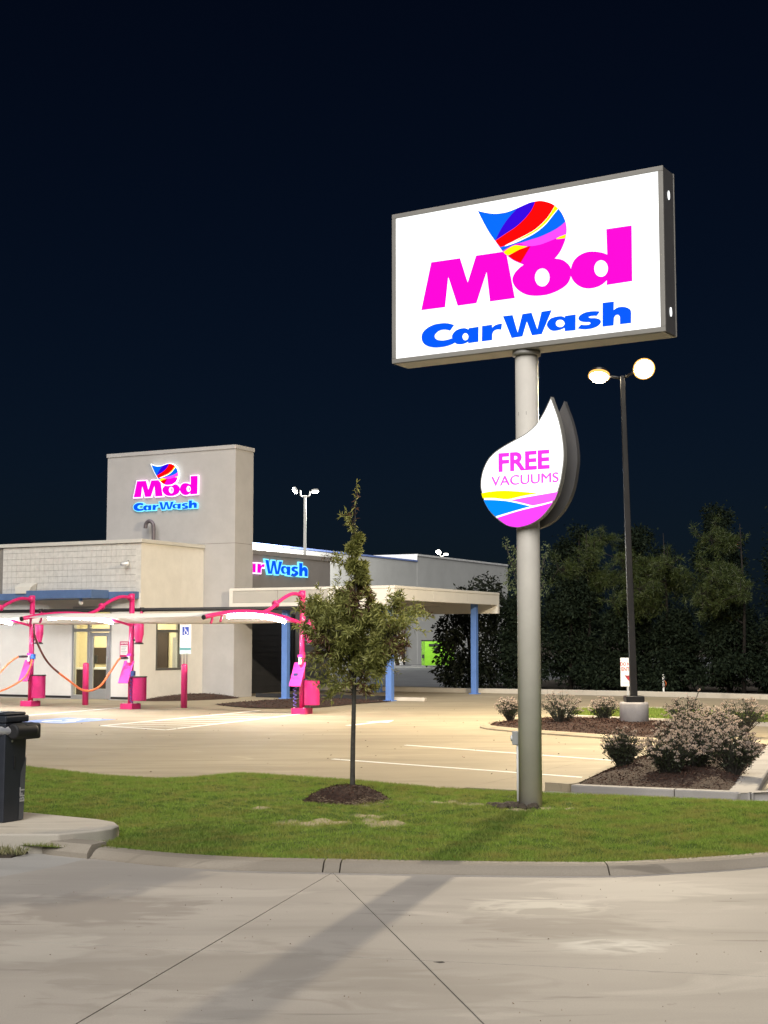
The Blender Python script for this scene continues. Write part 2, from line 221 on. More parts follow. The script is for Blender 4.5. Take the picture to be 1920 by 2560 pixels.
# outlines of the lettering and emblem, in metres on the sign
LOGO = {"L":{"M":[[-1.298,-0.307,-1.161,0.248,-0.776,0.242,-0.677,-0.058,-0.566,0.242,-0.191,0.237,-0.17,0.176,-0.075,-0.318,-0.39,-0.318,-0.431,0.035,-0.565,-0.314,-0.811,-0.314,-0.933,0.042,-0.977,-0.31]],"o":[[-0.104,-0.108,-0.099,-0.134,-0.087,-0.161,-0.071,-0.187,-0.052,-0.211,-0.03,-0.233,-0.004,-0.254,0.024,-0.273,0.052,-0.289,0.079,-0.301,0.106,-0.31,0.135,-0.317,0.167,-0.323,0.204,-0.328,0.244,-0.331,0.286,-0.332,0.327,-0.331,0.368,-0.325,0.41,-0.316,0.45,-0.305,0.485,-0.292,0.515,-0.28,0.54,-0.265,0.562,-0.25,0.58,-0.232,0.595,-0.212,0.605,-0.189,0.613,-0.166,0.617,-0.143,0.619,-0.119,0.618,-0.094,0.614,-0.07,0.605,-0.047,0.59,-0.025,0.569,-0.003,0.546,0.017,0.523,0.034,0.499,0.046,0.474,0.054,0.448,0.061,0.422,0.067,0.395,0.074,0.368,0.081,0.339,0.086,0.309,0.09,0.276,0.092,0.241,0.093,0.205,0.092,0.171,0.088,0.138,0.083,0.105,0.075,0.074,0.065,0.044,0.053,0.014,0.038,-0.014,0.021,-0.04,0.002,-0.062,-0.018,-0.079,-0.039,-0.093,-0.061,-0.102,-0.084],[0.358,-0.139,0.354,-0.17,0.34,-0.197,0.32,-0.217,0.295,-0.229,0.266,-0.23,0.238,-0.221,0.213,-0.203,0.193,-0.177,0.18,-0.147,0.176,-0.114,0.181,-0.083,0.194,-0.056,0.215,-0.035,0.24,-0.024,0.269,-0.023,0.297,-0.032,0.322,-0.05,0.342,-0.076,0.354,-0.106]],"d":[[0.611,-0.121,0.612,-0.145,0.618,-0.167,0.627,-0.188,0.638,-0.208,0.653,-0.229,0.672,-0.25,0.692,-0.269,0.713,-0.285,0.735,-0.298,0.758,-0.309,0.782,-0.318,0.807,-0.324,0.834,-0.328,0.863,-0.329,0.891,-0.327,0.917,-0.324,0.939,-0.32,0.959,-0.313,0.977,-0.305,0.994,-0.297,1.008,-0.289,1.019,-0.281,1.03,-0.272,1.04,-0.262,1.037,-0.316,1.333,-0.312,1.336,0.301,1.042,0.305,1.048,0.021,1.038,0.027,1.027,0.034,1.014,0.04,0.999,0.047,0.98,0.054,0.958,0.061,0.935,0.068,0.912,0.074,0.888,0.078,0.863,0.082,0.838,0.084,0.813,0.084,0.787,0.081,0.761,0.075,0.736,0.067,0.713,0.057,0.692,0.044,0.673,0.029,0.655,0.011,0.641,-0.01,0.629,-0.035,0.62,-0.064,0.613,-0.094],[1.055,-0.135,1.05,-0.163,1.038,-0.187,1.02,-0.205,0.998,-0.215,0.973,-0.216,0.948,-0.208,0.926,-0.192,0.908,-0.169,0.897,-0.142,0.894,-0.112,0.898,-0.084,0.91,-0.06,0.928,-0.042,0.951,-0.032,0.976,-0.031,1.0,-0.039,1.023,-0.055,1.04,-0.078,1.051,-0.106]],"C":[[-0.858,-0.535,-0.872,-0.528,-0.887,-0.522,-0.903,-0.516,-0.921,-0.51,-0.94,-0.505,-0.961,-0.501,-0.983,-0.497,-1.007,-0.495,-1.035,-0.494,-1.065,-0.494,-1.095,-0.495,-1.123,-0.498,-1.15,-0.504,-1.176,-0.511,-1.2,-0.52,-1.221,-0.53,-1.239,-0.541,-1.256,-0.553,-1.269,-0.566,-1.28,-0.58,-1.287,-0.594,-1.292,-0.608,-1.294,-0.623,-1.294,-0.638,-1.292,-0.654,-1.287,-0.67,-1.28,-0.686,-1.27,-0.701,-1.257,-0.715,-1.241,-0.727,-1.222,-0.738,-1.202,-0.748,-1.18,-0.756,-1.157,-0.763,-1.131,-0.768,-1.105,-0.772,-1.077,-0.775,-1.046,-0.776,-1.017,-0.776,-0.989,-0.775,-0.965,-0.773,-0.942,-0.77,-0.921,-0.766,-0.903,-0.762,-0.887,-0.758,-0.874,-0.754,-0.862,-0.749,-0.851,-0.744,-0.889,-0.687,-0.907,-0.691,-0.925,-0.694,-0.943,-0.696,-0.96,-0.698,-0.977,-0.699,-0.994,-0.7,-1.011,-0.699,-1.027,-0.697,-1.044,-0.694,-1.062,-0.69,-1.078,-0.685,-1.091,-0.678,-1.102,-0.67,-1.11,-0.661,-1.115,-0.651,-1.118,-0.641,-1.117,-0.632,-1.114,-0.622,-1.108,-0.614,-1.101,-0.605,-1.092,-0.598,-1.081,-0.591,-1.069,-0.585,-1.056,-0.58,-1.041,-0.576,-1.024,-0.574,-1.006,-0.573,-0.988,-0.574,-0.97,-0.577,-0.951,-0.582,-0.931,-0.589,-0.912,-0.596]],"a":[[-0.887,-0.659,-0.888,-0.672,-0.886,-0.685,-0.88,-0.699,-0.874,-0.711,-0.866,-0.723,-0.857,-0.735,-0.847,-0.746,-0.836,-0.754,-0.825,-0.761,-0.814,-0.765,-0.801,-0.768,-0.789,-0.77,-0.775,-0.771,-0.761,-0.772,-0.746,-0.771,-0.732,-0.769,-0.718,-0.766,-0.703,-0.762,-0.689,-0.757,-0.675,-0.752,-0.675,-0.769,-0.542,-0.767,-0.539,-0.591,-0.668,-0.594,-0.67,-0.611,-0.679,-0.604,-0.689,-0.598,-0.699,-0.593,-0.712,-0.589,-0.727,-0.586,-0.743,-0.585,-0.761,-0.585,-0.778,-0.586,-0.795,-0.589,-0.813,-0.594,-0.83,-0.6,-0.845,-0.608,-0.858,-0.618,-0.871,-0.631,-0.881,-0.645],[-0.671,-0.693,-0.675,-0.711,-0.686,-0.725,-0.702,-0.731,-0.72,-0.729,-0.735,-0.719,-0.746,-0.703,-0.75,-0.684,-0.746,-0.667,-0.735,-0.653,-0.719,-0.647,-0.701,-0.649,-0.686,-0.659,-0.675,-0.675]],"r":[[-0.494,-0.589,-0.366,-0.588,-0.366,-0.624,-0.357,-0.617,-0.348,-0.611,-0.339,-0.605,-0.329,-0.6,-0.318,-0.597,-0.306,-0.594,-0.294,-0.592,-0.283,-0.591,-0.272,-0.59,-0.261,-0.59,-0.25,-0.59,-0.239,-0.591,-0.249,-0.661,-0.264,-0.658,-0.28,-0.655,-0.294,-0.653,-0.307,-0.653,-0.319,-0.655,-0.33,-0.659,-0.34,-0.664,-0.348,-0.67,-0.354,-0.677,-0.358,-0.686,-0.361,-0.696,-0.363,-0.707,-0.367,-0.768,-0.499,-0.768]],"W":[[-0.227,-0.507,-0.105,-0.509,-0.043,-0.717,0.018,-0.512,0.132,-0.511,0.201,-0.708,0.255,-0.515,0.379,-0.512,0.255,-0.769,0.134,-0.77,0.072,-0.603,0.016,-0.768,-0.12,-0.771]],"a2":[[0.319,-0.66,0.317,-0.671,0.319,-0.68,0.323,-0.69,0.329,-0.699,0.336,-0.709,0.344,-0.719,0.354,-0.728,0.364,-0.736,0.374,-0.741,0.384,-0.745,0.395,-0.748,0.407,-0.75,0.421,-0.751,0.437,-0.751,0.453,-0.75,0.469,-0.748,0.485,-0.745,0.501,-0.741,0.517,-0.736,0.534,-0.731,0.533,-0.768,0.663,-0.772,0.667,-0.595,0.54,-0.597,0.537,-0.616,0.529,-0.61,0.52,-0.604,0.509,-0.599,0.497,-0.595,0.481,-0.593,0.464,-0.592,0.445,-0.592,0.427,-0.593,0.409,-0.595,0.392,-0.598,0.375,-0.602,0.36,-0.609,0.346,-0.62,0.334,-0.633,0.325,-0.647],[0.534,-0.681,0.529,-0.698,0.513,-0.711,0.492,-0.717,0.468,-0.714,0.446,-0.703,0.431,-0.687,0.426,-0.668,0.432,-0.65,0.447,-0.637,0.469,-0.632,0.493,-0.635,0.514,-0.645,0.529,-0.662]],"s":[[0.953,-0.599,0.94,-0.595,0.926,-0.592,0.911,-0.589,0.894,-0.587,0.872,-0.585,0.847,-0.584,0.822,-0.584,0.8,-0.585,0.78,-0.588,0.761,-0.593,0.745,-0.599,0.731,-0.606,0.719,-0.613,0.71,-0.622,0.703,-0.631,0.699,-0.64,0.7,-0.649,0.703,-0.659,0.709,-0.667,0.718,-0.675,0.729,-0.681,0.743,-0.686,0.758,-0.691,0.772,-0.694,0.786,-0.697,0.8,-0.698,0.813,-0.699,0.824,-0.7,0.832,-0.703,0.838,-0.707,0.843,-0.71,0.844,-0.714,0.842,-0.718,0.838,-0.722,0.832,-0.725,0.823,-0.728,0.812,-0.729,0.799,-0.729,0.785,-0.728,0.772,-0.726,0.761,-0.725,0.75,-0.722,0.739,-0.72,0.729,-0.717,0.689,-0.755,0.707,-0.761,0.725,-0.766,0.743,-0.77,0.763,-0.774,0.784,-0.776,0.805,-0.777,0.827,-0.777,0.848,-0.776,0.869,-0.773,0.89,-0.769,0.909,-0.764,0.925,-0.757,0.938,-0.749,0.949,-0.74,0.958,-0.73,0.963,-0.72,0.964,-0.711,0.963,-0.702,0.958,-0.694,0.951,-0.687,0.942,-0.68,0.929,-0.675,0.915,-0.67,0.901,-0.666,0.887,-0.663,0.871,-0.662,0.857,-0.66,0.845,-0.658,0.835,-0.655,0.827,-0.652,0.822,-0.648,0.819,-0.645,0.82,-0.643,0.823,-0.641,0.829,-0.639,0.837,-0.638,0.847,-0.637,0.86,-0.636,0.873,-0.637,0.884,-0.637,0.893,-0.638,0.9,-0.64,0.907,-0.642,0.913,-0.644]],"h":[[0.986,-0.507,1.118,-0.508,1.114,-0.603,1.124,-0.596,1.134,-0.59,1.144,-0.585,1.155,-0.581,1.167,-0.578,1.179,-0.577,1.192,-0.577,1.205,-0.577,1.219,-0.579,1.235,-0.582,1.249,-0.586,1.263,-0.591,1.276,-0.598,1.287,-0.605,1.298,-0.614,1.306,-0.623,1.311,-0.633,1.313,-0.643,1.314,-0.653,1.315,-0.664,1.311,-0.769,1.185,-0.767,1.185,-0.688,1.181,-0.68,1.177,-0.672,1.173,-0.666,1.167,-0.662,1.16,-0.66,1.152,-0.659,1.144,-0.66,1.137,-0.663,1.131,-0.667,1.126,-0.673,1.121,-0.68,1.117,-0.687,1.11,-0.771,0.982,-0.77]],"leaf":[[-0.539,0.766,-0.513,0.755,-0.485,0.744,-0.458,0.734,-0.429,0.724,-0.398,0.714,-0.366,0.705,-0.334,0.697,-0.3,0.692,-0.265,0.688,-0.229,0.687,-0.193,0.687,-0.159,0.689,-0.126,0.693,-0.095,0.699,-0.064,0.707,-0.032,0.714,0.003,0.723,0.039,0.733,0.075,0.742,0.107,0.749,0.135,0.753,0.16,0.755,0.183,0.755,0.204,0.755,0.223,0.755,0.238,0.754,0.254,0.752,0.273,0.747,0.295,0.74,0.32,0.732,0.344,0.721,0.368,0.71,0.389,0.698,0.41,0.685,0.43,0.671,0.449,0.655,0.467,0.636,0.484,0.614,0.501,0.591,0.515,0.568,0.528,0.545,0.539,0.521,0.549,0.497,0.557,0.473,0.563,0.45,0.568,0.427,0.571,0.405,0.572,0.383,0.572,0.36,0.57,0.338,0.566,0.316,0.563,0.296,0.559,0.28,0.555,0.265,0.551,0.251,0.545,0.236,0.537,0.219,0.529,0.201,0.52,0.183,0.51,0.166,0.501,0.15,0.491,0.136,0.48,0.122,0.469,0.109,0.458,0.097,0.446,0.086,0.434,0.075,0.421,0.065,0.264,-0.026,0.045,0.049,0.011,0.065,-0.021,0.081,-0.052,0.098,-0.08,0.114,-0.104,0.131,-0.125,0.147,-0.144,0.164,-0.163,0.181,-0.181,0.198,-0.198,0.215,-0.215,0.234,-0.233,0.256,-0.253,0.283,-0.275,0.315,-0.297,0.348,-0.317,0.378,-0.336,0.405,-0.354,0.43,-0.371,0.455,-0.387,0.479,-0.403,0.504,-0.417,0.529,-0.43,0.554,-0.444,0.579,-0.459,0.606,-0.473,0.634,-0.488,0.661,-0.501,0.686,-0.512,0.708,-0.522,0.729,-0.531,0.748]],"drop":[[-0.539,0.766,-0.513,0.755,-0.485,0.744,-0.458,0.734,-0.429,0.724,-0.398,0.714,-0.366,0.705,-0.334,0.697,-0.3,0.692,-0.265,0.688,-0.229,0.687,-0.193,0.687,-0.159,0.689,-0.126,0.693,-0.095,0.699,-0.064,0.707,-0.032,0.714,0.003,0.723,0.039,0.733,0.075,0.742,0.107,0.749,0.135,0.753,0.16,0.755,0.183,0.755,0.204,0.755,0.223,0.755,0.238,0.754,0.254,0.752,0.273,0.747,0.295,0.74,0.32,0.732,0.344,0.721,0.368,0.71,0.389,0.698,0.41,0.685,0.43,0.671,0.449,0.655,0.467,0.636,0.484,0.614,0.501,0.591,0.515,0.568,0.528,0.545,0.539,0.521,0.549,0.497,0.557,0.473,0.563,0.45,0.568,0.427,0.571,0.405,0.572,0.383,0.572,0.361,0.57,0.339,0.567,0.318,0.563,0.296,0.558,0.275,0.553,0.253,0.546,0.232,0.538,0.212,0.528,0.192,0.518,0.173,0.505,0.154,0.49,0.137,0.471,0.121,0.449,0.107,0.425,0.093,0.401,0.081,0.379,0.07,0.356,0.059,0.332,0.051,0.306,0.044,0.277,0.04,0.247,0.037,0.215,0.036,0.183,0.036,0.149,0.037,0.114,0.038,0.079,0.042,0.045,0.049,0.012,0.062,-0.021,0.078,-0.052,0.096,-0.08,0.114,-0.104,0.131,-0.125,0.147,-0.144,0.164,-0.163,0.181,-0.181,0.198,-0.198,0.215,-0.215,0.234,-0.233,0.256,-0.253,0.283,-0.275,0.315,-0.297,0.348,-0.317,0.378,-0.336,0.405,-0.354,0.43,-0.371,0.455,-0.387,0.479,-0.403,0.504,-0.417,0.529,-0.43,0.554,-0.444,0.579,-0.459,0.606,-0.473,0.634,-0.488,0.661,-0.501,0.686,-0.512,0.708,-0.522,0.729,-0.531,0.748]],"blue":[[-0.539,0.766,-0.504,0.751,-0.467,0.737,-0.429,0.724,-0.388,0.711,-0.345,0.7,-0.3,0.692,-0.254,0.688,-0.205,0.687,-0.159,0.689,-0.116,0.695,-0.075,0.704,-0.032,0.714,0.015,0.726,0.064,0.739,0.107,0.749,0.144,0.754,0.175,0.755,0.204,0.755,0.228,0.754,0.249,0.753,0.273,0.747,0.303,0.738,0.336,0.725,0.368,0.71,0.396,0.694,0.423,0.676,0.449,0.655,0.473,0.629,0.495,0.599,0.515,0.568,0.533,0.534,0.547,0.499,0.557,0.473,0.561,0.462,0.56,0.46,0.557,0.463,0.531,0.445,0.503,0.427,0.473,0.411,0.439,0.396,0.402,0.383,0.364,0.371,0.324,0.359,0.281,0.348,0.241,0.339,0.203,0.332,0.167,0.328,0.131,0.324,0.093,0.318,0.056,0.313,0.02,0.308,-0.014,0.305,-0.047,0.302,-0.078,0.297,-0.108,0.29,-0.137,0.28,-0.162,0.271,-0.184,0.262,-0.204,0.254,-0.222,0.245,-0.24,0.269,-0.258,0.292,-0.275,0.315,-0.289,0.335,-0.301,0.354,-0.317,0.378,-0.339,0.409,-0.364,0.444,-0.387,0.479,-0.407,0.512,-0.426,0.545,-0.444,0.579,-0.464,0.615,-0.483,0.652,-0.501,0.686,-0.515,0.715,-0.528,0.742]],"purple":[[-0.314,0.383,-0.29,0.426,-0.265,0.468,-0.238,0.508,-0.209,0.546,-0.178,0.582,-0.145,0.616,-0.109,0.649,-0.071,0.681,-0.032,0.712,0.018,0.726,0.066,0.739,0.107,0.748,0.141,0.752,0.168,0.753,0.193,0.753,0.178,0.721,0.161,0.69,0.141,0.66,0.119,0.633,0.093,0.608,0.064,0.583,0.03,0.556,-0.008,0.529,-0.048,0.504,-0.089,0.484,-0.131,0.466,-0.175,0.447,-0.22,0.426,-0.267,0.405]],"red":[[-0.317,0.378,-0.268,0.401,-0.221,0.423,-0.175,0.444,-0.131,0.463,-0.089,0.481,-0.048,0.502,-0.008,0.527,0.03,0.554,0.064,0.58,0.093,0.606,0.118,0.631,0.141,0.658,0.161,0.688,0.178,0.721,0.193,0.754,0.218,0.754,0.245,0.752,0.273,0.747,0.304,0.737,0.338,0.724,0.368,0.71,0.393,0.696,0.415,0.68,0.435,0.665,0.418,0.639,0.4,0.615,0.38,0.59,0.36,0.566,0.338,0.543,0.311,0.518,0.278,0.492,0.241,0.465,0.201,0.44,0.157,0.42,0.109,0.402,0.062,0.385,0.014,0.369,-0.035,0.355,-0.078,0.342,-0.11,0.33,-0.136,0.319,-0.162,0.31,-0.191,0.303,-0.221,0.298,-0.251,0.294,-0.264,0.311,-0.277,0.327,-0.289,0.341,-0.299,0.355,-0.308,0.367]],"white":[[0.433,0.665,0.475,0.623,0.454,0.601,0.431,0.579,0.407,0.555,0.382,0.529,0.355,0.501,0.324,0.473,0.287,0.446,0.244,0.419,0.2,0.396,0.155,0.377,0.108,0.361,0.062,0.347,0.019,0.334,-0.022,0.324,-0.064,0.314,-0.111,0.305,-0.159,0.298,-0.19,0.295,-0.197,0.297,-0.187,0.303,-0.169,0.311,-0.146,0.319,-0.114,0.328,-0.078,0.339,-0.035,0.353,0.014,0.368,0.062,0.384,0.109,0.4,0.157,0.418,0.201,0.439,0.241,0.464,0.278,0.491,0.311,0.517,0.338,0.541,0.36,0.565,0.38,0.589,0.399,0.614,0.416,0.639]],"yellow":[[0.435,0.665,0.474,0.625,0.451,0.605,0.428,0.584,0.403,0.561,0.378,0.535,0.352,0.508,0.322,0.481,0.283,0.455,0.24,0.429,0.195,0.407,0.148,0.388,0.099,0.371,0.055,0.358,0.016,0.348,-0.019,0.341,-0.05,0.335,-0.076,0.329,-0.099,0.325,-0.12,0.32,-0.113,0.322,-0.101,0.326,-0.078,0.333,-0.037,0.346,0.015,0.363,0.066,0.38,0.113,0.398,0.16,0.415,0.203,0.436,0.244,0.461,0.281,0.489,0.314,0.515,0.341,0.54,0.363,0.564,0.383,0.588,0.402,0.613,0.419,0.639]],"violet":[[0.558,0.463,0.564,0.435,0.569,0.408,0.572,0.383,0.572,0.36,0.569,0.34,0.566,0.321,0.545,0.317,0.524,0.312,0.499,0.306,0.468,0.298,0.434,0.29,0.404,0.282,0.38,0.277,0.359,0.272,0.336,0.267,0.306,0.261,0.274,0.254,0.24,0.25,0.203,0.248,0.164,0.248,0.13,0.251,0.104,0.256,0.083,0.264,0.061,0.273,0.038,0.281,0.015,0.291,-0.008,0.301,0.04,0.308,0.087,0.315,0.131,0.321,0.169,0.326,0.204,0.33,0.241,0.336,0.281,0.345,0.324,0.356,0.364,0.368,0.402,0.38,0.439,0.393,0.473,0.408,0.503,0.425,0.532,0.444]],"yellow_b":[[0.566,0.321,0.552,0.278,0.534,0.278,0.516,0.279,0.498,0.28,0.48,0.281,0.462,0.282,0.444,0.284,0.453,0.292,0.462,0.298,0.472,0.304,0.481,0.307,0.492,0.308,0.505,0.31,0.523,0.313,0.544,0.317]],"yellow_c":[[-0.212,0.233,-0.185,0.247,-0.159,0.26,-0.134,0.271,-0.111,0.28,-0.088,0.286,-0.064,0.289,-0.037,0.285,-0.008,0.276,0.019,0.269,0.044,0.264,0.068,0.259,0.091,0.255,0.056,0.246,0.022,0.238,-0.009,0.229,-0.034,0.222,-0.056,0.215,-0.079,0.207,-0.104,0.2,-0.13,0.191,-0.156,0.183,-0.167,0.189,-0.178,0.196,-0.188,0.204,-0.197,0.213,-0.205,0.223]],"red_b":[[-0.149,0.178,-0.127,0.188,-0.103,0.198,-0.079,0.207,-0.053,0.217,-0.026,0.226,0.005,0.234,0.043,0.24,0.085,0.245,0.13,0.25,0.004,0.079,-0.025,0.092,-0.053,0.106,-0.08,0.122,-0.104,0.139,-0.127,0.158]]},"D":{"outline":[0.39,4.563,0.404,4.526,0.417,4.489,0.431,4.452,0.445,4.414,0.459,4.377,0.473,4.335,0.487,4.289,0.5,4.238,0.511,4.188,0.521,4.139,0.528,4.091,0.534,4.042,0.539,3.994,0.542,3.946,0.542,3.898,0.54,3.851,0.534,3.804,0.527,3.756,0.518,3.704,0.508,3.65,0.496,3.599,0.48,3.55,0.463,3.503,0.442,3.458,0.418,3.415,0.392,3.374,0.362,3.335,0.33,3.297,0.294,3.26,0.256,3.228,0.217,3.202,0.175,3.179,0.133,3.162,0.089,3.148,0.046,3.139,0.008,3.133,-0.018,3.13,-0.039,3.13,-0.063,3.133,-0.096,3.138,-0.132,3.147,-0.171,3.161,-0.213,3.185,-0.257,3.214,-0.297,3.245,-0.33,3.275,-0.36,3.306,-0.387,3.339,-0.411,3.373,-0.432,3.41,-0.451,3.448,-0.466,3.49,-0.478,3.533,-0.487,3.573,-0.492,3.608,-0.493,3.639,-0.491,3.672,-0.487,3.709,-0.478,3.748,-0.467,3.786,-0.451,3.824,-0.432,3.862,-0.411,3.897,-0.387,3.928,-0.359,3.956,-0.327,3.982,-0.289,4.008,-0.245,4.032,-0.199,4.055,-0.151,4.077,-0.102,4.098,-0.054,4.118,-0.011,4.136,0.03,4.153,0.072,4.174,0.115,4.199,0.158,4.229,0.197,4.261,0.23,4.297,0.26,4.337,0.286,4.375,0.31,4.413,0.331,4.449,0.349,4.483,0.365,4.512,0.378,4.539],"yellow":[-0.485,3.54,-0.458,3.546,-0.426,3.551,-0.386,3.555,-0.331,3.557,-0.267,3.559,-0.203,3.558,-0.142,3.553,-0.081,3.546,-0.024,3.54,0.026,3.533,0.071,3.527,0.119,3.52,0.171,3.513,0.225,3.505,0.28,3.497,0.191,3.489,0.106,3.481,0.029,3.472,-0.036,3.462,-0.094,3.451,-0.15,3.446,-0.206,3.45,-0.26,3.459,-0.313,3.467,-0.365,3.471,-0.415,3.473,-0.465,3.474,-0.47,3.485,-0.474,3.496,-0.478,3.507,-0.481,3.518,-0.483,3.529],"blue":[-0.461,3.467,-0.412,3.464,-0.362,3.461,-0.313,3.457,-0.265,3.452,-0.216,3.446,-0.168,3.439,-0.122,3.43,-0.076,3.419,-0.025,3.407,0.032,3.392,0.094,3.375,0.158,3.356,0.104,3.347,0.044,3.336,-0.026,3.321,-0.11,3.303,-0.205,3.282,-0.306,3.26,-0.335,3.286,-0.363,3.312,-0.387,3.339,-0.409,3.369,-0.427,3.4,-0.442,3.426,-0.451,3.444,-0.457,3.457],"violet":[-0.15,3.439,-0.087,3.448,-0.022,3.456,0.047,3.465,0.122,3.473,0.202,3.482,0.277,3.489,0.345,3.496,0.41,3.503,0.472,3.509,0.467,3.496,0.461,3.482,0.454,3.466,0.445,3.447,0.435,3.427,0.424,3.407,0.398,3.399,0.367,3.392,0.328,3.384,0.278,3.376,0.22,3.368,0.158,3.359,0.093,3.378,0.031,3.395,-0.025,3.41,-0.072,3.422,-0.113,3.431],"magenta":[-0.297,3.253,-0.2,3.277,-0.108,3.3,-0.026,3.318,0.042,3.331,0.101,3.341,0.157,3.35,0.218,3.36,0.278,3.37,0.328,3.38,0.365,3.388,0.392,3.394,0.415,3.401,0.402,3.382,0.385,3.361,0.362,3.335,0.332,3.301,0.295,3.262,0.256,3.228,0.217,3.202,0.175,3.179,0.133,3.162,0.089,3.148,0.046,3.139,0.008,3.133,-0.018,3.13,-0.039,3.13,-0.063,3.133,-0.096,3.138,-0.132,3.146,-0.171,3.161,-0.211,3.186,-0.253,3.218]}}
# ------------------------------------------------------------------ materials used all over
def concrete(name, c1, c2, streak, patch=None):
    """weathered paving: broad stains, drifted streaks and fine grain"""
    m = bpy.data.materials.new(name); m.use_nodes = True; t = m.node_tree; n = t.nodes; L = t.links
    p = n['Principled BSDF']; p.inputs['Roughness'].default_value = .75; p.inputs['Specular IOR Level'].default_value = .3
    g = n.new('ShaderNodeNewGeometry')
    def noise(sc, det, mp=None, dist=0):
        z = n.new('ShaderNodeTexNoise'); z.inputs['Scale'].default_value = sc; z.inputs['Detail'].default_value = det; z.inputs['Distortion'].default_value = dist
        if mp:
            q = n.new('ShaderNodeMapping'); q.inputs['Rotation'].default_value = (0, 0, mp[2]); q.inputs['Scale'].default_value = (mp[0], mp[1], 1)
            L.new(g.outputs['Position'], q.inputs[0]); L.new(q.outputs[0], z.inputs['Vector'])
        else: L.new(g.outputs['Position'], z.inputs['Vector'])
        return z
    def ramp(z, a, b):
        r = n.new('ShaderNodeMapRange'); r.inputs[1].default_value = a; r.inputs[2].default_value = b; L.new(z.outputs[0], r.inputs[0]); return r
    def mix(f, a, b, fac=1.0, mode='MIX'):
        x = n.new('ShaderNodeMix'); x.data_type = 'RGBA'; x.blend_type = mode
        mm = n.new('ShaderNodeMath'); mm.operation = 'MULTIPLY'; mm.inputs[1].default_value = fac; L.new(f.outputs[0], mm.inputs[0]); L.new(mm.outputs[0], x.inputs[0])
        for s_, q in ((6, a), (7, b)):
            if isinstance(q, tuple): x.inputs[s_].default_value = (*q, 1)
            else: L.new(q, x.inputs[s_])
        return x.outputs[2]
    big = ramp(noise(.35, 5, None, .6), .38, .62)
    c = mix(big, c1, c2)
    st = ramp(noise(1.2, 6, (.28, 1.6, streak), .8), .45, .72)
    c = mix(st, c, tuple(q * .66 for q in c1), .8)
    pale = ramp(noise(.9, 7, (.6, 1.3, streak), 1.2), .6, .72)
    c = mix(pale, c, tuple(min(.8, q * 1.3) for q in c1), .6)
    gr = ramp(noise(90, 2), .3, .7)
    c = mix(gr, c, tuple(q * .8 for q in c2), .35)
    dash = ramp(noise(2.2, 4, (.5, 3.2, streak), .5), .64, .72)
    c = mix(dash, c, tuple(q * .5 for q in c2), .55)
    spot = ramp(noise(7, 3), .72, .78)
    c = mix(spot, c, tuple(q * .45 for q in c2), .5)
    if patch:
        for (px, py, rx, ry, col, k) in patch:
            q = n.new('ShaderNodeVectorMath'); q.operation = 'SUBTRACT'; q.inputs[1].default_value = (px, py, 0); L.new(g.outputs['Position'], q.inputs[0])
            q2 = n.new('ShaderNodeVectorMath'); q2.operation = 'MULTIPLY'; q2.inputs[1].default_value = (1 / rx, 1 / ry, 0); L.new(q.outputs[0], q2.inputs[0])
            ln = n.new('ShaderNodeVectorMath'); ln.operation = 'LENGTH'; L.new(q2.outputs[0], ln.inputs[0])
            nz = noise(2.2, 7, (.7, 1.4, .3), 1.5); ad = n.new('ShaderNodeMath'); ad.operation = 'MULTIPLY_ADD'; ad.inputs[1].default_value = 2.4; L.new(nz.outputs[0], ad.inputs[0]); L.new(ln.outputs['Value'], ad.inputs[2])
            r = n.new('ShaderNodeMapRange'); r.inputs[1].default_value = 2.1; r.inputs[2].default_value = 1.78; L.new(ad.outputs[0], r.inputs[0])
            c = mix(r, c, col, k)
    L.new(c, p.inputs['Base Color'])
    b = n.new('ShaderNodeBump'); b.inputs['Strength'].default_value = .25; b.inputs['Distance'].default_value = .004
    L.new(noise(120, 3).outputs[0], b.inputs['Height']); L.new(b.outputs[0], p.inputs['Normal'])
    MATS[name] = m; return m
m_drive = concrete('drive_concrete', (.46, .42, .37), (.385, .35, .31), .25,
                   [(1.15, 10.2, .55, .5, (.62, .58, .5), .8), (1.35, 9.1, .5, .35, (.66, .63, .56), .85), (1.2, 9.6, .75, .9, (.27, .24, .21), .65),
                    (-2.0, 10.2, .9, .7, (.27, .24, .21), .7), (-.9, 8.3, 1.2, .9, (.28, .25, .215), .45), (1.9, 11, .8, .5, (.52, .48, .42), .7), (-2.1, 9.0, .35, .5, (.56, .53, .47), .3), (-1.3, 10.9, .9, .3, (.52, .48, .42), .35), (.2, 7.9, .8, .5, (.29, .26, .225), .5)])
m_lot = concrete('lot_concrete', (.385, .325, .225), (.335, .28, .195), -.49)
m_gut = concrete('gutter_concrete', (.46, .44, .41), (.40, .38, .35), .2)
m_kerb = concrete('kerb_concrete', (.35, .31, .255), (.25, .215, .17), .2)
m_ikerb = concrete('island_kerb_concrete', (.36, .34, .32), (.30, .28, .27), .2)
m_pad = concrete('pad_concrete', (.52, .48, .41), (.47, .42, .35), .6)
m_asph = mat('store_asphalt', (.13, .135, .14), .85, var=.25, scale=.6, bump=.3, bscale=80, col2=(.085, .088, .095))
m_earth = mat('dark_earth', (.05, .04, .03), .95, var=.3)
m_joint = mat('joint_dirt', (.03, .027, .024), .95)
m_stripe = mat('road_paint', (.78, .77, .72), .6, var=.06, scale=9)
m_bluepaint = mat('blue_road_paint', (.16, .26, .55), .6, var=.25, scale=6)
m_mulch = mat('mulch', (.06, .031, .021), .95, var=.35, scale=22, bump=.8, bscale=40, col2=(.022, .012, .009))
m_chip = leafmat('bark_chip', (.10, .05, .034), (.018, .010, .007), .85, 0, .2)
m_chip_pale = leafmat('pale_bark_chip', (.32, .25, .17), (.12, .08, .055), .85, 0, .2)

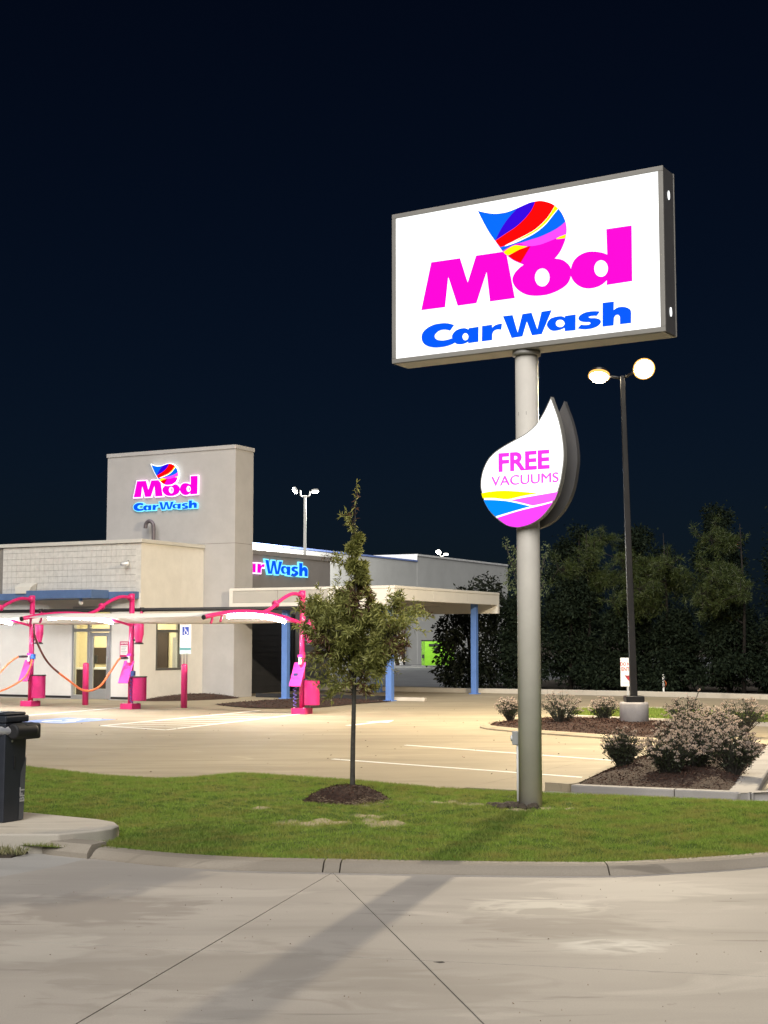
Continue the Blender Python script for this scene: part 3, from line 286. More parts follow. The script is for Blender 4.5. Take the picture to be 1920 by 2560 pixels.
# ------------------------------------------------------------------ the ground
g = MB(); g.box(-900, 900, -200, 1600, -.5, -.16); struct(g.build('ground', m_earth))
g = MB(); g.prism([(-60, 46), (-12, 55.5), (3, 50.9), (13, 44.6), (60, 20), (90, 150), (-60, 150)], -.15, -.012); struct(g.build('store_road', m_asph))

# front drive: poured slabs either side of the joints that run out from the kerb
KB = [(-2.56, 12.55), (-1.88, 12.14), (-1.18, 11.9), (-.42, 11.80), (.61, 11.69), (1.73, 11.64), (2.42, 11.8), (3.22, 12.12), (4.4, 12.8), (6.5, 14.2)]
def lin(x, y, x2, y2, X): return y + (y2 - y) * (X - x) / (x2 - x)
drive = MB(); drive.prism([(-9, 3), (9, 3), (9, 14.5), (-9, 14.5)], -.15, -.06); drive = struct(drive.build('driveway', m_joint))
V0 = (-.42, 11.80); LB = (-2.21, 4.4); RB = (1.06, 4.4)
S1 = [V0, (-1.18, 11.9), (-1.88, 12.14), (-2.56, 12.55), (-2.62, 12.44), (-2.77, 12.08), (-3.08, 11.6), (-4.2, 10.7), (-8, 9.6), (-8, 4.4), LB]
S2 = [V0, LB, RB]
S3 = [V0, RB, (8, 4.4), (8, 15.2), (6.5, 14.2), (4.4, 12.8), (3.22, 12.12), (2.42, 11.8), (1.73, 11.64), (.61, 11.69)]
SG = [(-2.56, 12.55), (-2.62, 12.44), (-2.77, 12.08), (-3.08, 11.6), (-4.2, 10.7), (-8, 9.6), (-8, 13.4), (-3.3, 13.1)]
p3, n3 = (-.7, 8.82), (.206, .978)
def slab(poly, m, parent, top=0.0, ins=.0035, th=.08):
    q = inset(poly, ins); b = MB(); b.prism(q, top - th, top); return b.build('slab', m, parent)
for P_ in (S1, S2, S3):
    for sg in (1, -1):
        q = clip(P_, p3, (n3[0] * sg, n3[1] * sg))
        if len(q) > 2: slab(q, m_drive, drive, ins=.005)
slab(SG, m_gut, drive, top=-.004, ins=.01)
# spalled corner where two joints cross
b = MB(); b.prism([(.29, 8.585), (.345, 8.60), (.36, 8.57), (.33, 8.555)], .0, .001); b.build('joint_filler', m_joint, drive)

# kerb: rolled concrete sections along the drive
def kerb_sections(name, line, m, prof, cuts, gap=.012, sm=True, caps=True):
    """line: ground points; prof: (inward offset, height) pairs; one part per section"""
    P_ = [Vector((x, y, 0)) for x, y in line]; pts = [v for v in catmull(P_, 8)]
    acc = [0]
    for i in range(1, len(pts)): acc.append(acc[-1] + (pts[i] - pts[i - 1]).length)
    root = None; cuts = [0] + cuts + [acc[-1]]; objs = []
    for c0, c1 in zip(cuts[:-1], cuts[1:]):
        a0, a1 = c0 + gap / 2, c1 - gap / 2; seg = []
        ss = [a0] + [s_ for s_ in acc if a0 < s_ < a1] + [a1]
        for s_ in ss:
            i = max(1, next((k for k in range(len(acc)) if acc[k] >= s_), len(acc) - 1)); t = (s_ - acc[i - 1]) / max(1e-6, acc[i] - acc[i - 1])
            q = pts[i - 1].lerp(pts[i], t); d = (pts[i] - pts[i - 1]).normalized(); seg.append((q, Vector((-d.y, d.x, 0))))
        b = MB(); k = len(prof); vs = []
        for q, nn in seg:
            for off, h in prof: vs.append(q + nn * off + Vector((0, 0, h)))
        fs = [[i * k + j, (i + 1) * k + j, (i + 1) * k + (j + 1) % k, i * k + (j + 1) % k] for i in range(len(seg) - 1) for j in range(k)]
        fs += [list(range(k)), [(len(seg) - 1) * k + j for j in range(k)][::-1]]
        b.add(vs, fs); objs.append(b.build('kerb_section', m, None, bevel=0))
    return objs
def kerb(name, *a, **k):
    ob = kerb_sections(name, *a, **k); r = bpy.data.objects.new(name, None); COL.objects.link(r); struct(r)
    for o in ob: o.parent = r
    return r
KP = [(0, -.09), (0, .004), (.02, .018), (.045, .045), (.075, .068), (.12, .079), (.20, .082), (.225, .075), (.225, -.09)]
kerb('kerb', [(x, y + .0) for x, y in KB], m_kerb, KP, [2.22, 2.36, 4.55])
# raised pad under the barrier and its dark pocket of weeds
PAD = [(-6, 16.2), (-4.3, 15.0), (-3.61, 14.47), (-2.75, 13.9), (-2.56, 13.7), (-2.47, 13.45), (-2.5, 13.25), (-2.62, 13.1), (-2.9, 12.86), (-3.41, 12.86), (-6, 13.1)]
b = MB(); b.prism(PAD, -.1, .17); pad = struct(b.build('pavement', m_pad, bevel=.02))
b = MB(); b.prism([(-6, 12.6), (-3.25, 12.6), (-3.14, 12.95), (-6, 13.2)], -.05, .012); struct(b.build('dirt_pocket', m_earth))
kerb('kerb', [(-3.14, 12.98), (-2.95, 12.78), (-2.75, 12.66), (-2.57, 12.555)], m_kerb, [(0, -.09), (-.01, .04), (.02, .08), (.05, .11), (.24, .115), (.24, -.09)], [])

# concrete parking lot: square slabs with shallow joints
lotr = MB(); lotr.prism([(-40, 16), (16, 14), (16, 42), (3, 50.6), (-12, 55), (-40, 62)], -.14, -.05); lotr = struct(lotr.build('parking_lot', m_joint))
for ia in range(-13, 3):
    for ib in range(1, 12):
        a0, b0 = ia * 3.66 - .4, ib * 4.6 + 3.0
        poly = [tuple(lot(a, b_)[:2]) for a, b_ in ((a0, b0), (a0 + 3.66, b0), (a0 + 3.66, b0 + 4.6), (a0, b0 + 4.6))]
        for p_, n_ in (((3, 50.75), (-.3, -.954)), ((3, 50.75), (-.53, -.85)), ((0, 18.6), (.35, .94)), ((1.7, 17.3), (.2, .98)), ((-16.5, 0), (1, 0)), ((15.5, 0), (-1, 0))):
            if poly: poly = clip(poly, p_, n_)
        if len(poly) < 3: continue
        ar = abs(sum(poly[i][0] * poly[(i + 1) % len(poly)][1] - poly[(i + 1) % len(poly)][0] * poly[i][1] for i in range(len(poly)))) / 2
        if ar < .4: continue
        cx = sum(p[0] for p in poly) / len(poly); cy = sum(p[1] for p in poly) / len(poly)
        if abs(cx) > .30 * cy + 4: continue
        slab(poly, m_lot, lotr, ins=.003)
# painted markings
def stripe(x0, y0, x1, y1, w=.1, m=None, name='parking_line', z=.004):
    d = Vector((x1 - x0, y1 - y0, 0)).normalized(); n = Vector((-d.y, d.x, 0)) * w / 2; p, q = Vector((x0, y0, 0)), Vector((x1, y1, 0))
    b = MB(); b.prism([tuple((p - n)[:2]), tuple((q - n)[:2]), tuple((q + n)[:2]), tuple((p + n)[:2])], .0005, z); o = b.build(name, m or m_stripe); struct(o); return o
stripe(-.81, 22.76, 3.0, 19.55); stripe(.39, 25.73, 3.7, 22.4)
stripe(-9.6, 33.8, -7.3, 39.6)
H0, H1, H2, H3 = Vector((-6.2, 31.4, 0)), Vector((-3.3, 38.0, 0)), Vector((-2.15, 36.2, 0)), Vector((-4.56, 29.99, 0))
for p_, q_ in ((H0, H1), (H0, H3), (H3, H2)): stripe(p_.x, p_.y, q_.x, q_.y)
for k in range(0, 8):
    t = k / 8; p_ = H0.lerp(H3, .15).lerp(H0.lerp(H1, .95), t); q_ = H3.lerp(H2, min(1, t + .0)); q0 = H3.lerp(H2, min(1, t * .85 + .14)) if t < .8 else H2.lerp(H1, (t - .8) * 2); p0 = H0.lerp(H1, t * .8)
    stripe(p0.x, p0.y, q0.x, q0.y, .045)
c = Vector((-7.45, 33.4, 0)); b = MB(); b.prism([tuple((c + E1 * a + E2 * d)[:2]) for a, d in ((-.75, -.95), (.75, -.95), (.75, .95), (-.75, .95))], .0005, .004); struct(b.build('blue_parking_panel', m_bluepaint))
def wheelchair(parent, M, m, k, name='wheelchair_symbol'):
    b = MB()
    b.tube([Vector((.1 + .3 * math.cos(t), -.28 + .3 * math.sin(t), 0)) for t in np.linspace(R(120), R(400), 18)], .045, 6)
    b.tube([(-.06, .48, 0), (-.03, .1, 0), (.24, .1, 0), (.36, -.3, 0), (.5, -.28, 0)], .05, 6); b.tube([(-.04, .28, 0), (.2, .26, 0)], .045, 6)
    b.lathe(-.08, .62, [(.02, -.02), (.09, 0), (.02, .02)], 10)
    me = b.mesh(name, m); me.transform(M @ Matrix.Diagonal((k, k, .06 * k, 1))); return link(name, me, parent)
o = wheelchair(None, Matrix.Translation(c + Vector((0, 0, .006))) @ Matrix.Rotation(LOT, 4, 'Z'), m_stripe, 1.15); struct(o)
a_ = MB(); q0 = Vector((-.79, 31.5, 0)); q1 = Vector((.23, 33.5, 0)); d_ = (q1 - q0).normalized(); n_ = Vector((-d_.y, d_.x, 0))
a_.prism([tuple(v[:2]) for v in (q0 - n_ * .07, q0 + d_ * 1.4 - n_ * .07, q0 + d_ * 1.4 - n_ * .28, q1, q0 + d_ * 1.4 + n_ * .28, q0 + d_ * 1.4 + n_ * .07, q0 + n_ * .07)], .0005, .004); struct(a_.build('road_arrow', m_stripe))
for k in range(14):          # bay lines on the store's own tarmac
    p_ = lot(-46.5, 86 + k * 2.9); q_ = lot(-40.5, 84.5 + k * 2.9); stripe(p_.x, p_.y, q_.x, q_.y, .12, z=-.006)

# far kerb and the verge under the trees
kerb('kerb', [(-13, 56.2), (-2.6, 53.6), (2.7, 50.75), (5.6, 49.4), (9.3, 47.3), (12.1, 44.9), (17, 41)], m_pad, [(0, -.09), (0, .13), (.03, .15), (.4, .15), (.4, -.09)], [5, 10, 15, 20, 25])
g = MB(); g.prism([(2.6, 51.3), (5.7, 49.9), (9.5, 47.8), (12.3, 45.4), (17, 41.6), (30, 36), (40, 60), (8, 64), (3.2, 54)], -.1, .11); struct(g.build('verge', m_earth))
g = MB(); g.prism([(-13, 57.0), (-2.5, 54.3), (2.6, 51.3), (3.2, 52.4), (-2, 55.6), (-13, 58.3)], -.1, .11); struct(g.build('verge', m_earth))

# ------------------------------------------------------------------ lawn
YF = [(-7, 14.0), (-3.5, 13.0), (-2.9, 12.75), (-2.53, 12.72), (-1.95, 12.4), (-1.2, 12.11), (-.36, 11.98), (.61, 11.89), (1.73, 11.84), (2.42, 12.0), (3.22, 12.32), (4.4, 13.0), (6.5, 14.4)]
YB = [(-7, 22.5), (-5.81, 21.75), (-5.3, 21.28), (-3.94, 19.95), (-3.44, 19.65), (-3.03, 19.45), (-2.67, 19.6), (-2.03, 20.25), (-1.71, 20.1), (-.36, 19.2), (.65, 18.25), (1.68, 17.72), (2.62, 17.42), (4.46, 16.6), (6.5, 15.8)]
def yf(x): return -.035 + np.interp(x, [p[0] for p in YF], [p[1] for p in YF])
def yb(x): return np.interp(x, [p[0] for p in YB], [p[1] for p in YB])
_ph = rng.random((12, 3)) * 6.28
def lawn_z(x, y):
    t = (y - yf(x)) / (yb(x) - yf(x)); z = .058 * (1 - np.clip(t / .35, 0, 1)) ** 1.5 + .045 * np.sin(np.clip(t, 0, 1) * np.pi) + .012
    for k in range(12): z = z + .008 * np.sin(x * (1.5 + k * 1.3) + _ph[k, 0] + .6 * np.sin(y * 2 + k)) * np.sin(y * (1.4 + k * 1.7) + _ph[k, 1] + .8 * np.sin(x * 1.3 + k)) * np.clip(t * 8, 0, 1) * np.clip((1 - t) * 8, 0, 1)
    return z
BARE = [(-.55, 14.55, .55, .16), (-.02, 14.45, .22, .3), (-.15, 15.05, .3, .14), (.62, 16.3, .33, .12), (.98, 16.15, .28, .09), (1.83, 15.72, .26, .1), (1.4, 15.6, .22, .12), (-1.35, 15.6, .16, .07), (-1.8, 16.1, .12, .06), (-.42, 16.35, .45, .42)]
def bare(x, y):
    w = np.zeros(np.shape(x))
    for cx, cy, rx, ry in BARE:
        d = ((x - cx) / rx) ** 2 + ((y - cy) / ry) ** 2 + .5 * np.sin(x * 23 + cy * 5) * np.sin(y * 19 + cx * 7)
        w = np.maximum(w, np.clip(1.35 - d, 0, 1) ** .8 * .95)
    return w
nx, ny = 340, 140; X = np.linspace(-7, 6.5, nx)[:, None].repeat(ny, 1); T = np.linspace(0, 1, ny)[None, :].repeat(nx, 0)
Y = yf(X) + (yb(X) - yf(X)) * T; Z = lawn_z(X, Y); idx = np.arange(nx * ny).reshape(nx, ny)
m_soil = bpy.data.materials.new('lawn_soil'); m_soil.use_nodes = True; t_ = m_soil.node_tree; pn = t_.nodes['Principled BSDF']; pn.inputs['Roughness'].default_value = .95; pn.inputs['Specular IOR Level'].default_value = .1
at = t_.nodes.new('ShaderNodeAttribute'); at.attribute_name = 'bare'; mx = t_.nodes.new('ShaderNodeMix'); mx.data_type = 'RGBA'; mx.inputs[6].default_value = (.08, .12, .025, 1); mx.inputs[7].default_value = (.40, .33, .20, 1)
t_.links.new(at.outputs['Fac'], mx.inputs[0]); t_.links.new(mx.outputs[2], pn.inputs['Base Color'])
me = npmesh('lawn', np.stack([X, Y, Z], -1).reshape(-1, 3), np.stack([idx[:-1, :-1], idx[1:, :-1], idx[1:, 1:], idx[:-1, 1:]], -1).reshape(-1, 4), m_soil, True)
aa = me.attributes.new('bare', 'FLOAT', 'POINT'); aa.data.foreach_set('value', bare(X, Y).ravel().astype(np.float32))
lawn = struct(link('lawn', me))
m_grass = bpy.data.materials.new('grass'); m_grass.use_nodes = True; t_ = m_grass.node_tree; n_ = t_.nodes; pn = n_['Principled BSDF']; pn.inputs['Roughness'].default_value = .6; pn.inputs['Specular IOR Level'].default_value = .2
ge = n_.new('ShaderNodeNewGeometry'); a1 = n_.new('ShaderNodeMix'); a1.data_type = 'RGBA'; a1.inputs[6].default_value = (.13, .23, .032, 1); a1.inputs[7].default_value = (.33, .44, .09, 1)
t_.links.new(ge.outputs['Random Per Island'], a1.inputs[0])
z_ = n_.new('ShaderNodeTexNoise'); z_.inputs['Scale'].default_value = 2.6; z_.inputs['Detail'].default_value = 5; t_.links.new(ge.outputs['Position'], z_.inputs['Vector'])
r_ = n_.new('ShaderNodeMapRange'); r_.inputs[1].default_value = .42; r_.inputs[2].default_value = .66; t_.links.new(z_.outputs[0], r_.inputs[0])
a2 = n_.new('ShaderNodeMix'); a2.data_type = 'RGBA'; a2.inputs[7].default_value = (.33, .29, .09, 1); t_.links.new(a1.outputs[2], a2.inputs[6])
mm = n_.new('ShaderNodeMath'); mm.operation = 'MULTIPLY'; mm.inputs[1].default_value = .7; t_.links.new(r_.outputs[0], mm.inputs[0]); t_.links.new(mm.outputs[0], a2.inputs[0]); t_.links.new(a2.outputs[2], pn.inputs['Base Color'])
tl = n_.new('ShaderNodeBsdfTranslucent'); t_.links.new(a2.outputs[2], tl.inputs[0]); mh = n_.new('ShaderNodeMixShader'); mh.inputs[0].default_value = .48
t_.links.new(pn.outputs[0], mh.inputs[1]); t_.links.new(tl.outputs[0], mh.inputs[2]); t_.links.new(mh.outputs[0], n_['Material Output'].inputs[0])
def blades(N, x0, x1, f0, f1, zf, mask, h=(.018, .042), name='grass', w=.006):
    x = rng.uniform(x0, x1, N); y = f0(x) + (f1(x) - f0(x)) * rng.random(N)
    k = mask(x, y); x, y = x[k], y[k]; n = len(x); z = zf(x, y)
    hh = rng.uniform(*h, n); ang = rng.random(n) * 6.28; le = rng.normal(0, .6, (n, 2)) * hh[:, None]
    P = np.stack([x, y, z], 1); sx = np.stack([np.cos(ang), np.sin(ang), 0 * ang], 1) * w / 2
    tip = P + np.stack([le[:, 0], le[:, 1], hh], 1)
    V = np.stack([P - sx, P + sx, tip], 1).reshape(-1, 3); o = link(name, npmesh(name, V, np.arange(3 * n).reshape(n, 3), m_grass)); o['kind'] = 'stuff'; return o
def gm(x, y):
    v = np.sin(x * 2.1 + 1.3 * np.sin(y * 1.7)) * np.sin(y * 2.6 + x * .8)
    return ~inpoly(x, y, PAD) & (rng.random(len(x)) > bare(x, y) * .78 + .12 * (v > .5)) & (((x - 1.61) ** 2 + (y - 15.87) ** 2) > .02) & (np.abs(x) < .27 * y + 1.0)
blades(430000, -6.5, 6, lambda x: yf(x) + .0, lambda x: yb(x) + .03, lawn_z, gm)
blades(60000, -6.5, 6, yf, yb, lawn_z, lambda x, y: gm(x, y) & (np.sin(x * 5.3 + 2 * np.sin(y * 3.1)) * np.sin(y * 7.7 + 1.5 * np.sin(x * 2.3)) > .25), h=(.026, .048), w=.005)
# the short strip of turf beyond the second island
TURF = [(4.5, 34.6), (5.1, 38.0), (7.1, 38.0), (9.6, 35.2), (12, 32), (10.5, 29.5), (8.4, 31.4), (6.2, 33.0)]
b = MB(); b.prism(TURF, -.05, .05); struct(b.build('turf_strip', MATS.get('turf') or mat('turf', (.10, .13, .035), .9, var=.2, scale=5)))
blades(60000, 4.4, 12, lambda x: 29 + 0 * x, lambda x: 38.2 + 0 * x, lambda x, y: .05 + 0 * x, lambda x, y: inpoly(x, y, TURF), h=(.04, .08), w=.014)
ed = TURF + [TURF[0]]
kerb('kerb', [TURF[0], TURF[7], TURF[6], TURF[5]], m_pad, [(0, -.05), (0, .08), (-.22, .08), (-.22, -.05)], [])
kerb('kerb', [TURF[0], (4.7, 36.8), TURF[1], TURF[2], TURF[3], TURF[4]], m_pad, [(0, -.05), (0, .09), (.2, .09), (.2, -.05)], [3])
# dry weeds in the pocket beside the pad
n = 500; x = rng.uniform(-3.9, -3.16, n); y = rng.uniform(12.62, 12.82, n); P = np.stack([x, y, 0 * x + .01], 1)
V, F = leaves(P, np.stack([rng.normal(0, .5, n), rng.normal(0, .4, n), np.ones(n)], 1), rng.uniform(.04, .12, n), .008)
o = link('weeds', npmesh('weeds', V, F, leafmat('dry_weed', (.4, .36, .2), (.14, .17, .05)))); o['kind'] = 'stuff'

# ------------------------------------------------------------------ mulch beds and islands
def chips(poly, zf, N, parent, m=None, s=(.03, .08), name='bark_chips'):
    xs = [p[0] for p in poly]; ys = [p[1] for p in poly]; x = rng.uniform(min(xs), max(xs), N); y = rng.uniform(min(ys), max(ys), N)
    k = inpoly(x, y, poly); x, y = x[k], y[k]; n = len(x); P = np.stack([x, y, zf(x, y) + .004], 1)
    D = np.stack([rng.normal(size=n), rng.normal(size=n), rng.normal(0, .35, n)], 1)
    V, F = leaves(P, D, rng.uniform(*s, n), rng.uniform(s[0] * .3, s[0] * .8, n), 0)
    return link(name, npmesh(name, V, F, m or m_chip), parent, stuff=True)
def bed(name, poly, h, N, m=None, chip=None, s=(.03, .08), base=.0):
    """a low mound of mulch inside poly, highest at its middle"""
    P_ = [Vector((x, y, 0)) for x, y in poly]; pc = [tuple(v[:2]) for v in catmull(P_ + [P_[0]], 3)[:-1]]; c = np.mean(pc, 0); n = len(pc); rings = 7; V = []; F = []
    for r_ in range(rings):
        t = 1 - r_ / rings
        for x, y in pc:
            X_ = c[0] + (x - c[0]) * t; Y_ = c[1] + (y - c[1]) * t; V.append((X_, Y_, base + h * (1 - t ** 2.2) + .012 * math.sin(X_ * 9) * math.sin(Y_ * 7 + 1) * (t < .95)))
    V.append((c[0], c[1], base + h)); 
    for r_ in range(rings - 1):
        for k in range(n): F.append([r_ * n + k, r_ * n + (k + 1) % n, (r_ + 1) * n + (k + 1) % n, (r_ + 1) * n + k])
    for k in range(n): F.append([(rings - 1) * n + k, (rings - 1) * n + (k + 1) % n, rings * n])
    b = MB(); b.add(V, F); o = struct(b.build(name, m or m_mulch, smooth=True))
    pa = np.array(pc)
    def zf(x, y):
        t = np.zeros(len(x)); ang = np.arctan2(y - c[1], x - c[0]); pang = np.arctan2(pa[:, 1] - c[1], pa[:, 0] - c[0]); pr = np.hypot(pa[:, 0] - c[0], pa[:, 1] - c[1]); od = np.argsort(pang)
        t = np.hypot(x - c[0], y - c[1]) / np.interp(ang, pang[od], pr[od], period=2 * np.pi); return base + h * (1 - np.clip(t, 0, 1) ** 2.2)
    chips(pc, zf, N, o, chip, s); return o
ISL1 = [(2.14, 30.5), (2.6, 29.6), (3.82, 28.0), (5.4, 26.3), (6.6, 27.2), (7.4, 29.4), (6.2, 31.9), (5.0, 32.9), (3.4, 33.4), (2.3, 31.6)]
ISL2 = [(2.42, 18.1), (2.6, 17.95), (4.0, 17.27), (4.22, 17.3), (4.75, 18.9), (5.6, 21.6), (6.6, 24.6), (6.0, 26.0), (5.2, 25.2), (4.1, 22.4), (3.2, 20.2)]
bed('mulch_bed', ISL1, .16, 20000, s=(.03, .07), base=.03); bed('mulch_bed', ISL2, .16, 34000, s=(.018, .05), base=.075)
kerb('kerb', [(2.3, 31.9), (2.08, 30.6), (2.55, 29.45), (3.78, 27.86), (5.4, 26.1), (6.7, 27.0)], m_lot, [(-.02, -.05), (-.02, .03), (.06, .06), (.2, .07), (.2, -.05)], [3.2, 6])
IK = [(0, -.06), (0, .085), (.015, .098), (.14, .102), (.155, .09), (.155, -.06)]
kerb('kerb', [(2.22, 18.02), (2.4, 17.76), (3.3, 17.33), (4.2, 16.96), (4.3, 16.95)], m_ikerb, IK, [1.52])
kerb('kerb', [(4.31, 16.955), (4.42, 17.1), (5.0, 18.9), (5.9, 21.6), (6.9, 24.6)], m_ikerb, [(0, -.06), (0, .085), (.015, .098), (.3, .102), (.32, .09), (.32, -.06)], [1.7, 4.5])
kerb('kerb', [(6.0, 26.2), (5.1, 25.3), (3.95, 22.5), (3.05, 20.3), (2.3, 18.2), (2.22, 18.04)], m_lot, [(0, -.05), (0, .06), (.1, .11), (.2, .11), (.2, -.05)], [3, 6])
g = MB(); g.prism([(1.2, 17.55), (2.2, 17.35), (4.4, 16.45), (5.0, 16.9), (4.45, 17.3), (4.3, 16.93), (2.4, 17.74), (2.15, 18.0)], -.05, .006); struct(g.build('gutter', m_gut))
g = MB(); g.prism([(4.34, 16.8), (5.2, 16.4), (8.5, 23.5), (7.2, 24.6)], -.05, .008); struct(g.build('footpath', m_gut))
bed('mulch_bed', [tuple(lot(a, b_)[:2]) for a, b_ in ((-27.25, 35.2), (-26.3, 35.6), (-25.7, 37.0), (-25.75, 38.6), (-27.25, 38.6))], .17, 2500)
bed('mulch_bed', [(-4.9, 41.3), (-3.6, 43.6), (-2.0, 44.6), (-.8, 43.9), (.25, 43.4), (-.7, 41.9), (-1.8, 39.6), (-2.9, 39.0), (-3.9, 39.6)], .10, 4000, base=.02)
bed('mulch_mound', [(-.93, 16.45), (-.85, 16.2), (-.42, 15.98), (.02, 16.25), (.08, 16.5), (-.05, 16.85), (-.42, 17.1), (-.8, 16.85)], .17, 3200, chip=m_chip, s=(.015, .045), base=.055)
n = 700; x = rng.normal(-.4, .22, n); y = rng.normal(16.1, .1, n); V, F = leaves(np.stack([x, y, .075 + .1 * np.clip((y - 15.98) / .4, 0, 1) + 0 * x], 1), np.stack([rng.normal(size=n), rng.normal(size=n), rng.normal(0, .2, n)], 1), rng.uniform(.02, .06, n), .008, 0)
o = link('dry_straw', npmesh('dry_straw', V, F, m_chip_pale)); o['kind'] = 'stuff'
# clods turned up at the foot of the sign pole
b = MB()
for k in range(46):
    a_ = rng.uniform(2.2, 4.9); r_ = rng.uniform(.13, .42); s_ = rng.uniform(.02, .055); x_, y_ = 1.61 + r_ * math.cos(a_) * 1.2, 15.85 + r_ * math.sin(a_) * .5
    b.lathe(x_, y_, [(s_ * .9, .03), (s_ * 1.1, .05 + s_ * .5), (s_ * .6, .05 + s_ * 1.1), (.003, .05 + s_ * 1.25)], 6)
o = b.build('soil_clods', mat('clod', (.07, .055, .04), .95, var=.4, scale=20)); o['kind'] = 'stuff'

# grit and litter scattered on the paving
n = 260; x = rng.uniform(-4, 4, n); y = rng.uniform(7, 12, n) ; k = y < 11.4; x, y = x[k], y[k]
V, F = leaves(np.stack([x, y, 0 * x + .002], 1), np.stack([rng.normal(size=len(x)), rng.normal(size=len(x)), 0 * x + .15], 1), rng.uniform(.004, .016, len(x)), .006, 0)
o = link('grit', npmesh('grit', V, F, m_chip_pale)); o['kind'] = 'stuff'
n = 200; x = rng.uniform(-9, 7, n); y = rng.uniform(20, 40, n); V, F = leaves(np.stack([x, y, 0 * x + .004], 1), np.stack([rng.normal(size=n), rng.normal(size=n), 0 * x + .1], 1), rng.uniform(.012, .045, n), .012, 0)
o = link('litter', npmesh('litter', V, F, m_chip)); o['kind'] = 'stuff'
# ------------------------------------------------------------------ paints and metals
m_wing = mat('wing_stucco', (.68, .65, .59), .85, var=.05, scale=2.2, bump=.25, bscale=70)
m_front = mat('front_stucco', (.66, .645, .62), .85, var=.06, scale=1.5, bump=.25, bscale=70, detail=6)
m_block = mat('block_face', (.56, .54, .50), .85, var=.1, scale=6, bump=.35, bscale=60)
m_mortar = mat('block_joint', (.20, .185, .165), .95)
m_tower = mat('tower_stucco', (.41, .395, .385), .85, var=.05, scale=1.8, bump=.25, bscale=70)
m_towerR = m_tower
m_cap = mat('coping_metal', (.55, .53, .48), .5, var=.04)
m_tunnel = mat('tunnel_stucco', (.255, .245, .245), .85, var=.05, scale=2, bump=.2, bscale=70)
m_fascia = mat('canopy_panel', (.68, .655, .60), .55, var=.04, scale=1.2)
m_fascia2 = mat('canopy_grey_panel', (.43, .41, .375), .55, var=.04, scale=1.2)
m_blue = mat('blue_steel', (.105, .21, .52), .45, var=.08, scale=5)
m_awn = mat('slate_blue_steel', (.085, .145, .29), .5, var=.1, scale=3)
m_char = mat('charcoal_shutter', (.035, .036, .04), .6, var=.15, scale=2)
m_black = mat('black_rubber', (.02, .02, .022), .6, var=.2)
m_alum = mat('storefront_aluminium', (.42, .43, .44), .4, .6, var=.06)
m_cream = mat('interior_paint', (.74, .66, .46), .8, var=.04)
m_brown = mat('dark_laminate', (.045, .03, .026), .5, var=.2)
m_pink = mat('pink_enamel', (.58, .022, .15), .38, var=.07, scale=8, spec=.5, coat=.15)
m_dpink = mat('pink_plastic', (.46, .016, .125), .45, var=.08, scale=8)
m_hot = mat('hot_pink_board', (.80, .045, .36), .45, var=.05)
m_fabric = mat('shade_fabric', (.74, .73, .70), .9, var=.03, scale=8)
m_orange = mat('orange_hose', (.72, .16, .05), .45, var=.1, scale=20)
m_hose_dark = mat('dark_hose', (.13, .035, .03), .45, var=.2)
m_white = mat('white_plastic', (.78, .78, .77), .45, var=.03)
m_steel = mat('painted_sign_steel', (.62, .585, .52), .5, var=.06, scale=2.5, bump=.05, bscale=200)
m_frame = mat('sign_frame_metal', (.36, .345, .315), .45, .2, var=.05)
m_side = mat('sign_cabinet_side', (.13, .125, .125), .5, .2, var=.08)
m_bronze = mat('dark_bronze', (.016, .015, .015), .35, .0, var=.2, spec=.5)
m_galv = mat('galvanised', (.5, .51, .52), .4, .8, var=.12, scale=15)
m_grey = mat('grey_box', (.36, .36, .36), .5, var=.05)
m_round = mat('cast_concrete', (.36, .335, .32), .85, var=.1, scale=4, bump=.4, bscale=50)
e_face = emit('sign_face_lit', (.97, 1, 1), 1.3, .33)
e_pink = emit('letter_pink_lit', (1.0, .0, .56), 1.0); e_blue = emit('letter_blue_lit', (.0, .085, .82), 1.0)
e_lblue = emit('logo_blue_lit', (.0, .125, .82), 1.0); e_purp = emit('logo_purple_lit', (.03, .0, .62), 1.0); e_red = emit('logo_red_lit', (1, .0, .0), 1.0)
e_yel = emit('logo_yellow_lit', (1, .9, .0), 1.0); e_vio = emit('logo_violet_lit', (.84, .06, 1), 1.0)
e_band = emit('band_blue_lit', (.0, .24, .86), 1.0); e_mag = emit('band_magenta_lit', (.98, .05, .95), 1.0); e_ltp = emit('band_violet_lit', (.85, .12, .86), 1.0)
e_txt = emit('text_magenta_lit', (.86, .04, .72), 1.0); e_txt2 = emit('text_violet_lit', (.82, .10, .72), 1.0)
e_halo_p = emit('letter_edge_pink_lit', (1, .62, 1), 1.6); e_halo_b = emit('letter_edge_cyan_lit', (.2, .75, 1), 1.3); e_halo_w = emit('logo_edge_lit', (.8, .92, 1), 1.7)
e_tube = emit('led_tube', (.95, .97, 1), 190); e_lamp = emit('lamp_lens', (1, .86, .6), 90); e_lamp_c = emit('cool_lamp_lens', (1, .97, .9), 60)
e_room = emit('ceiling_panel', (1, .88, .62), 1.3)
m_glass = glassmat()

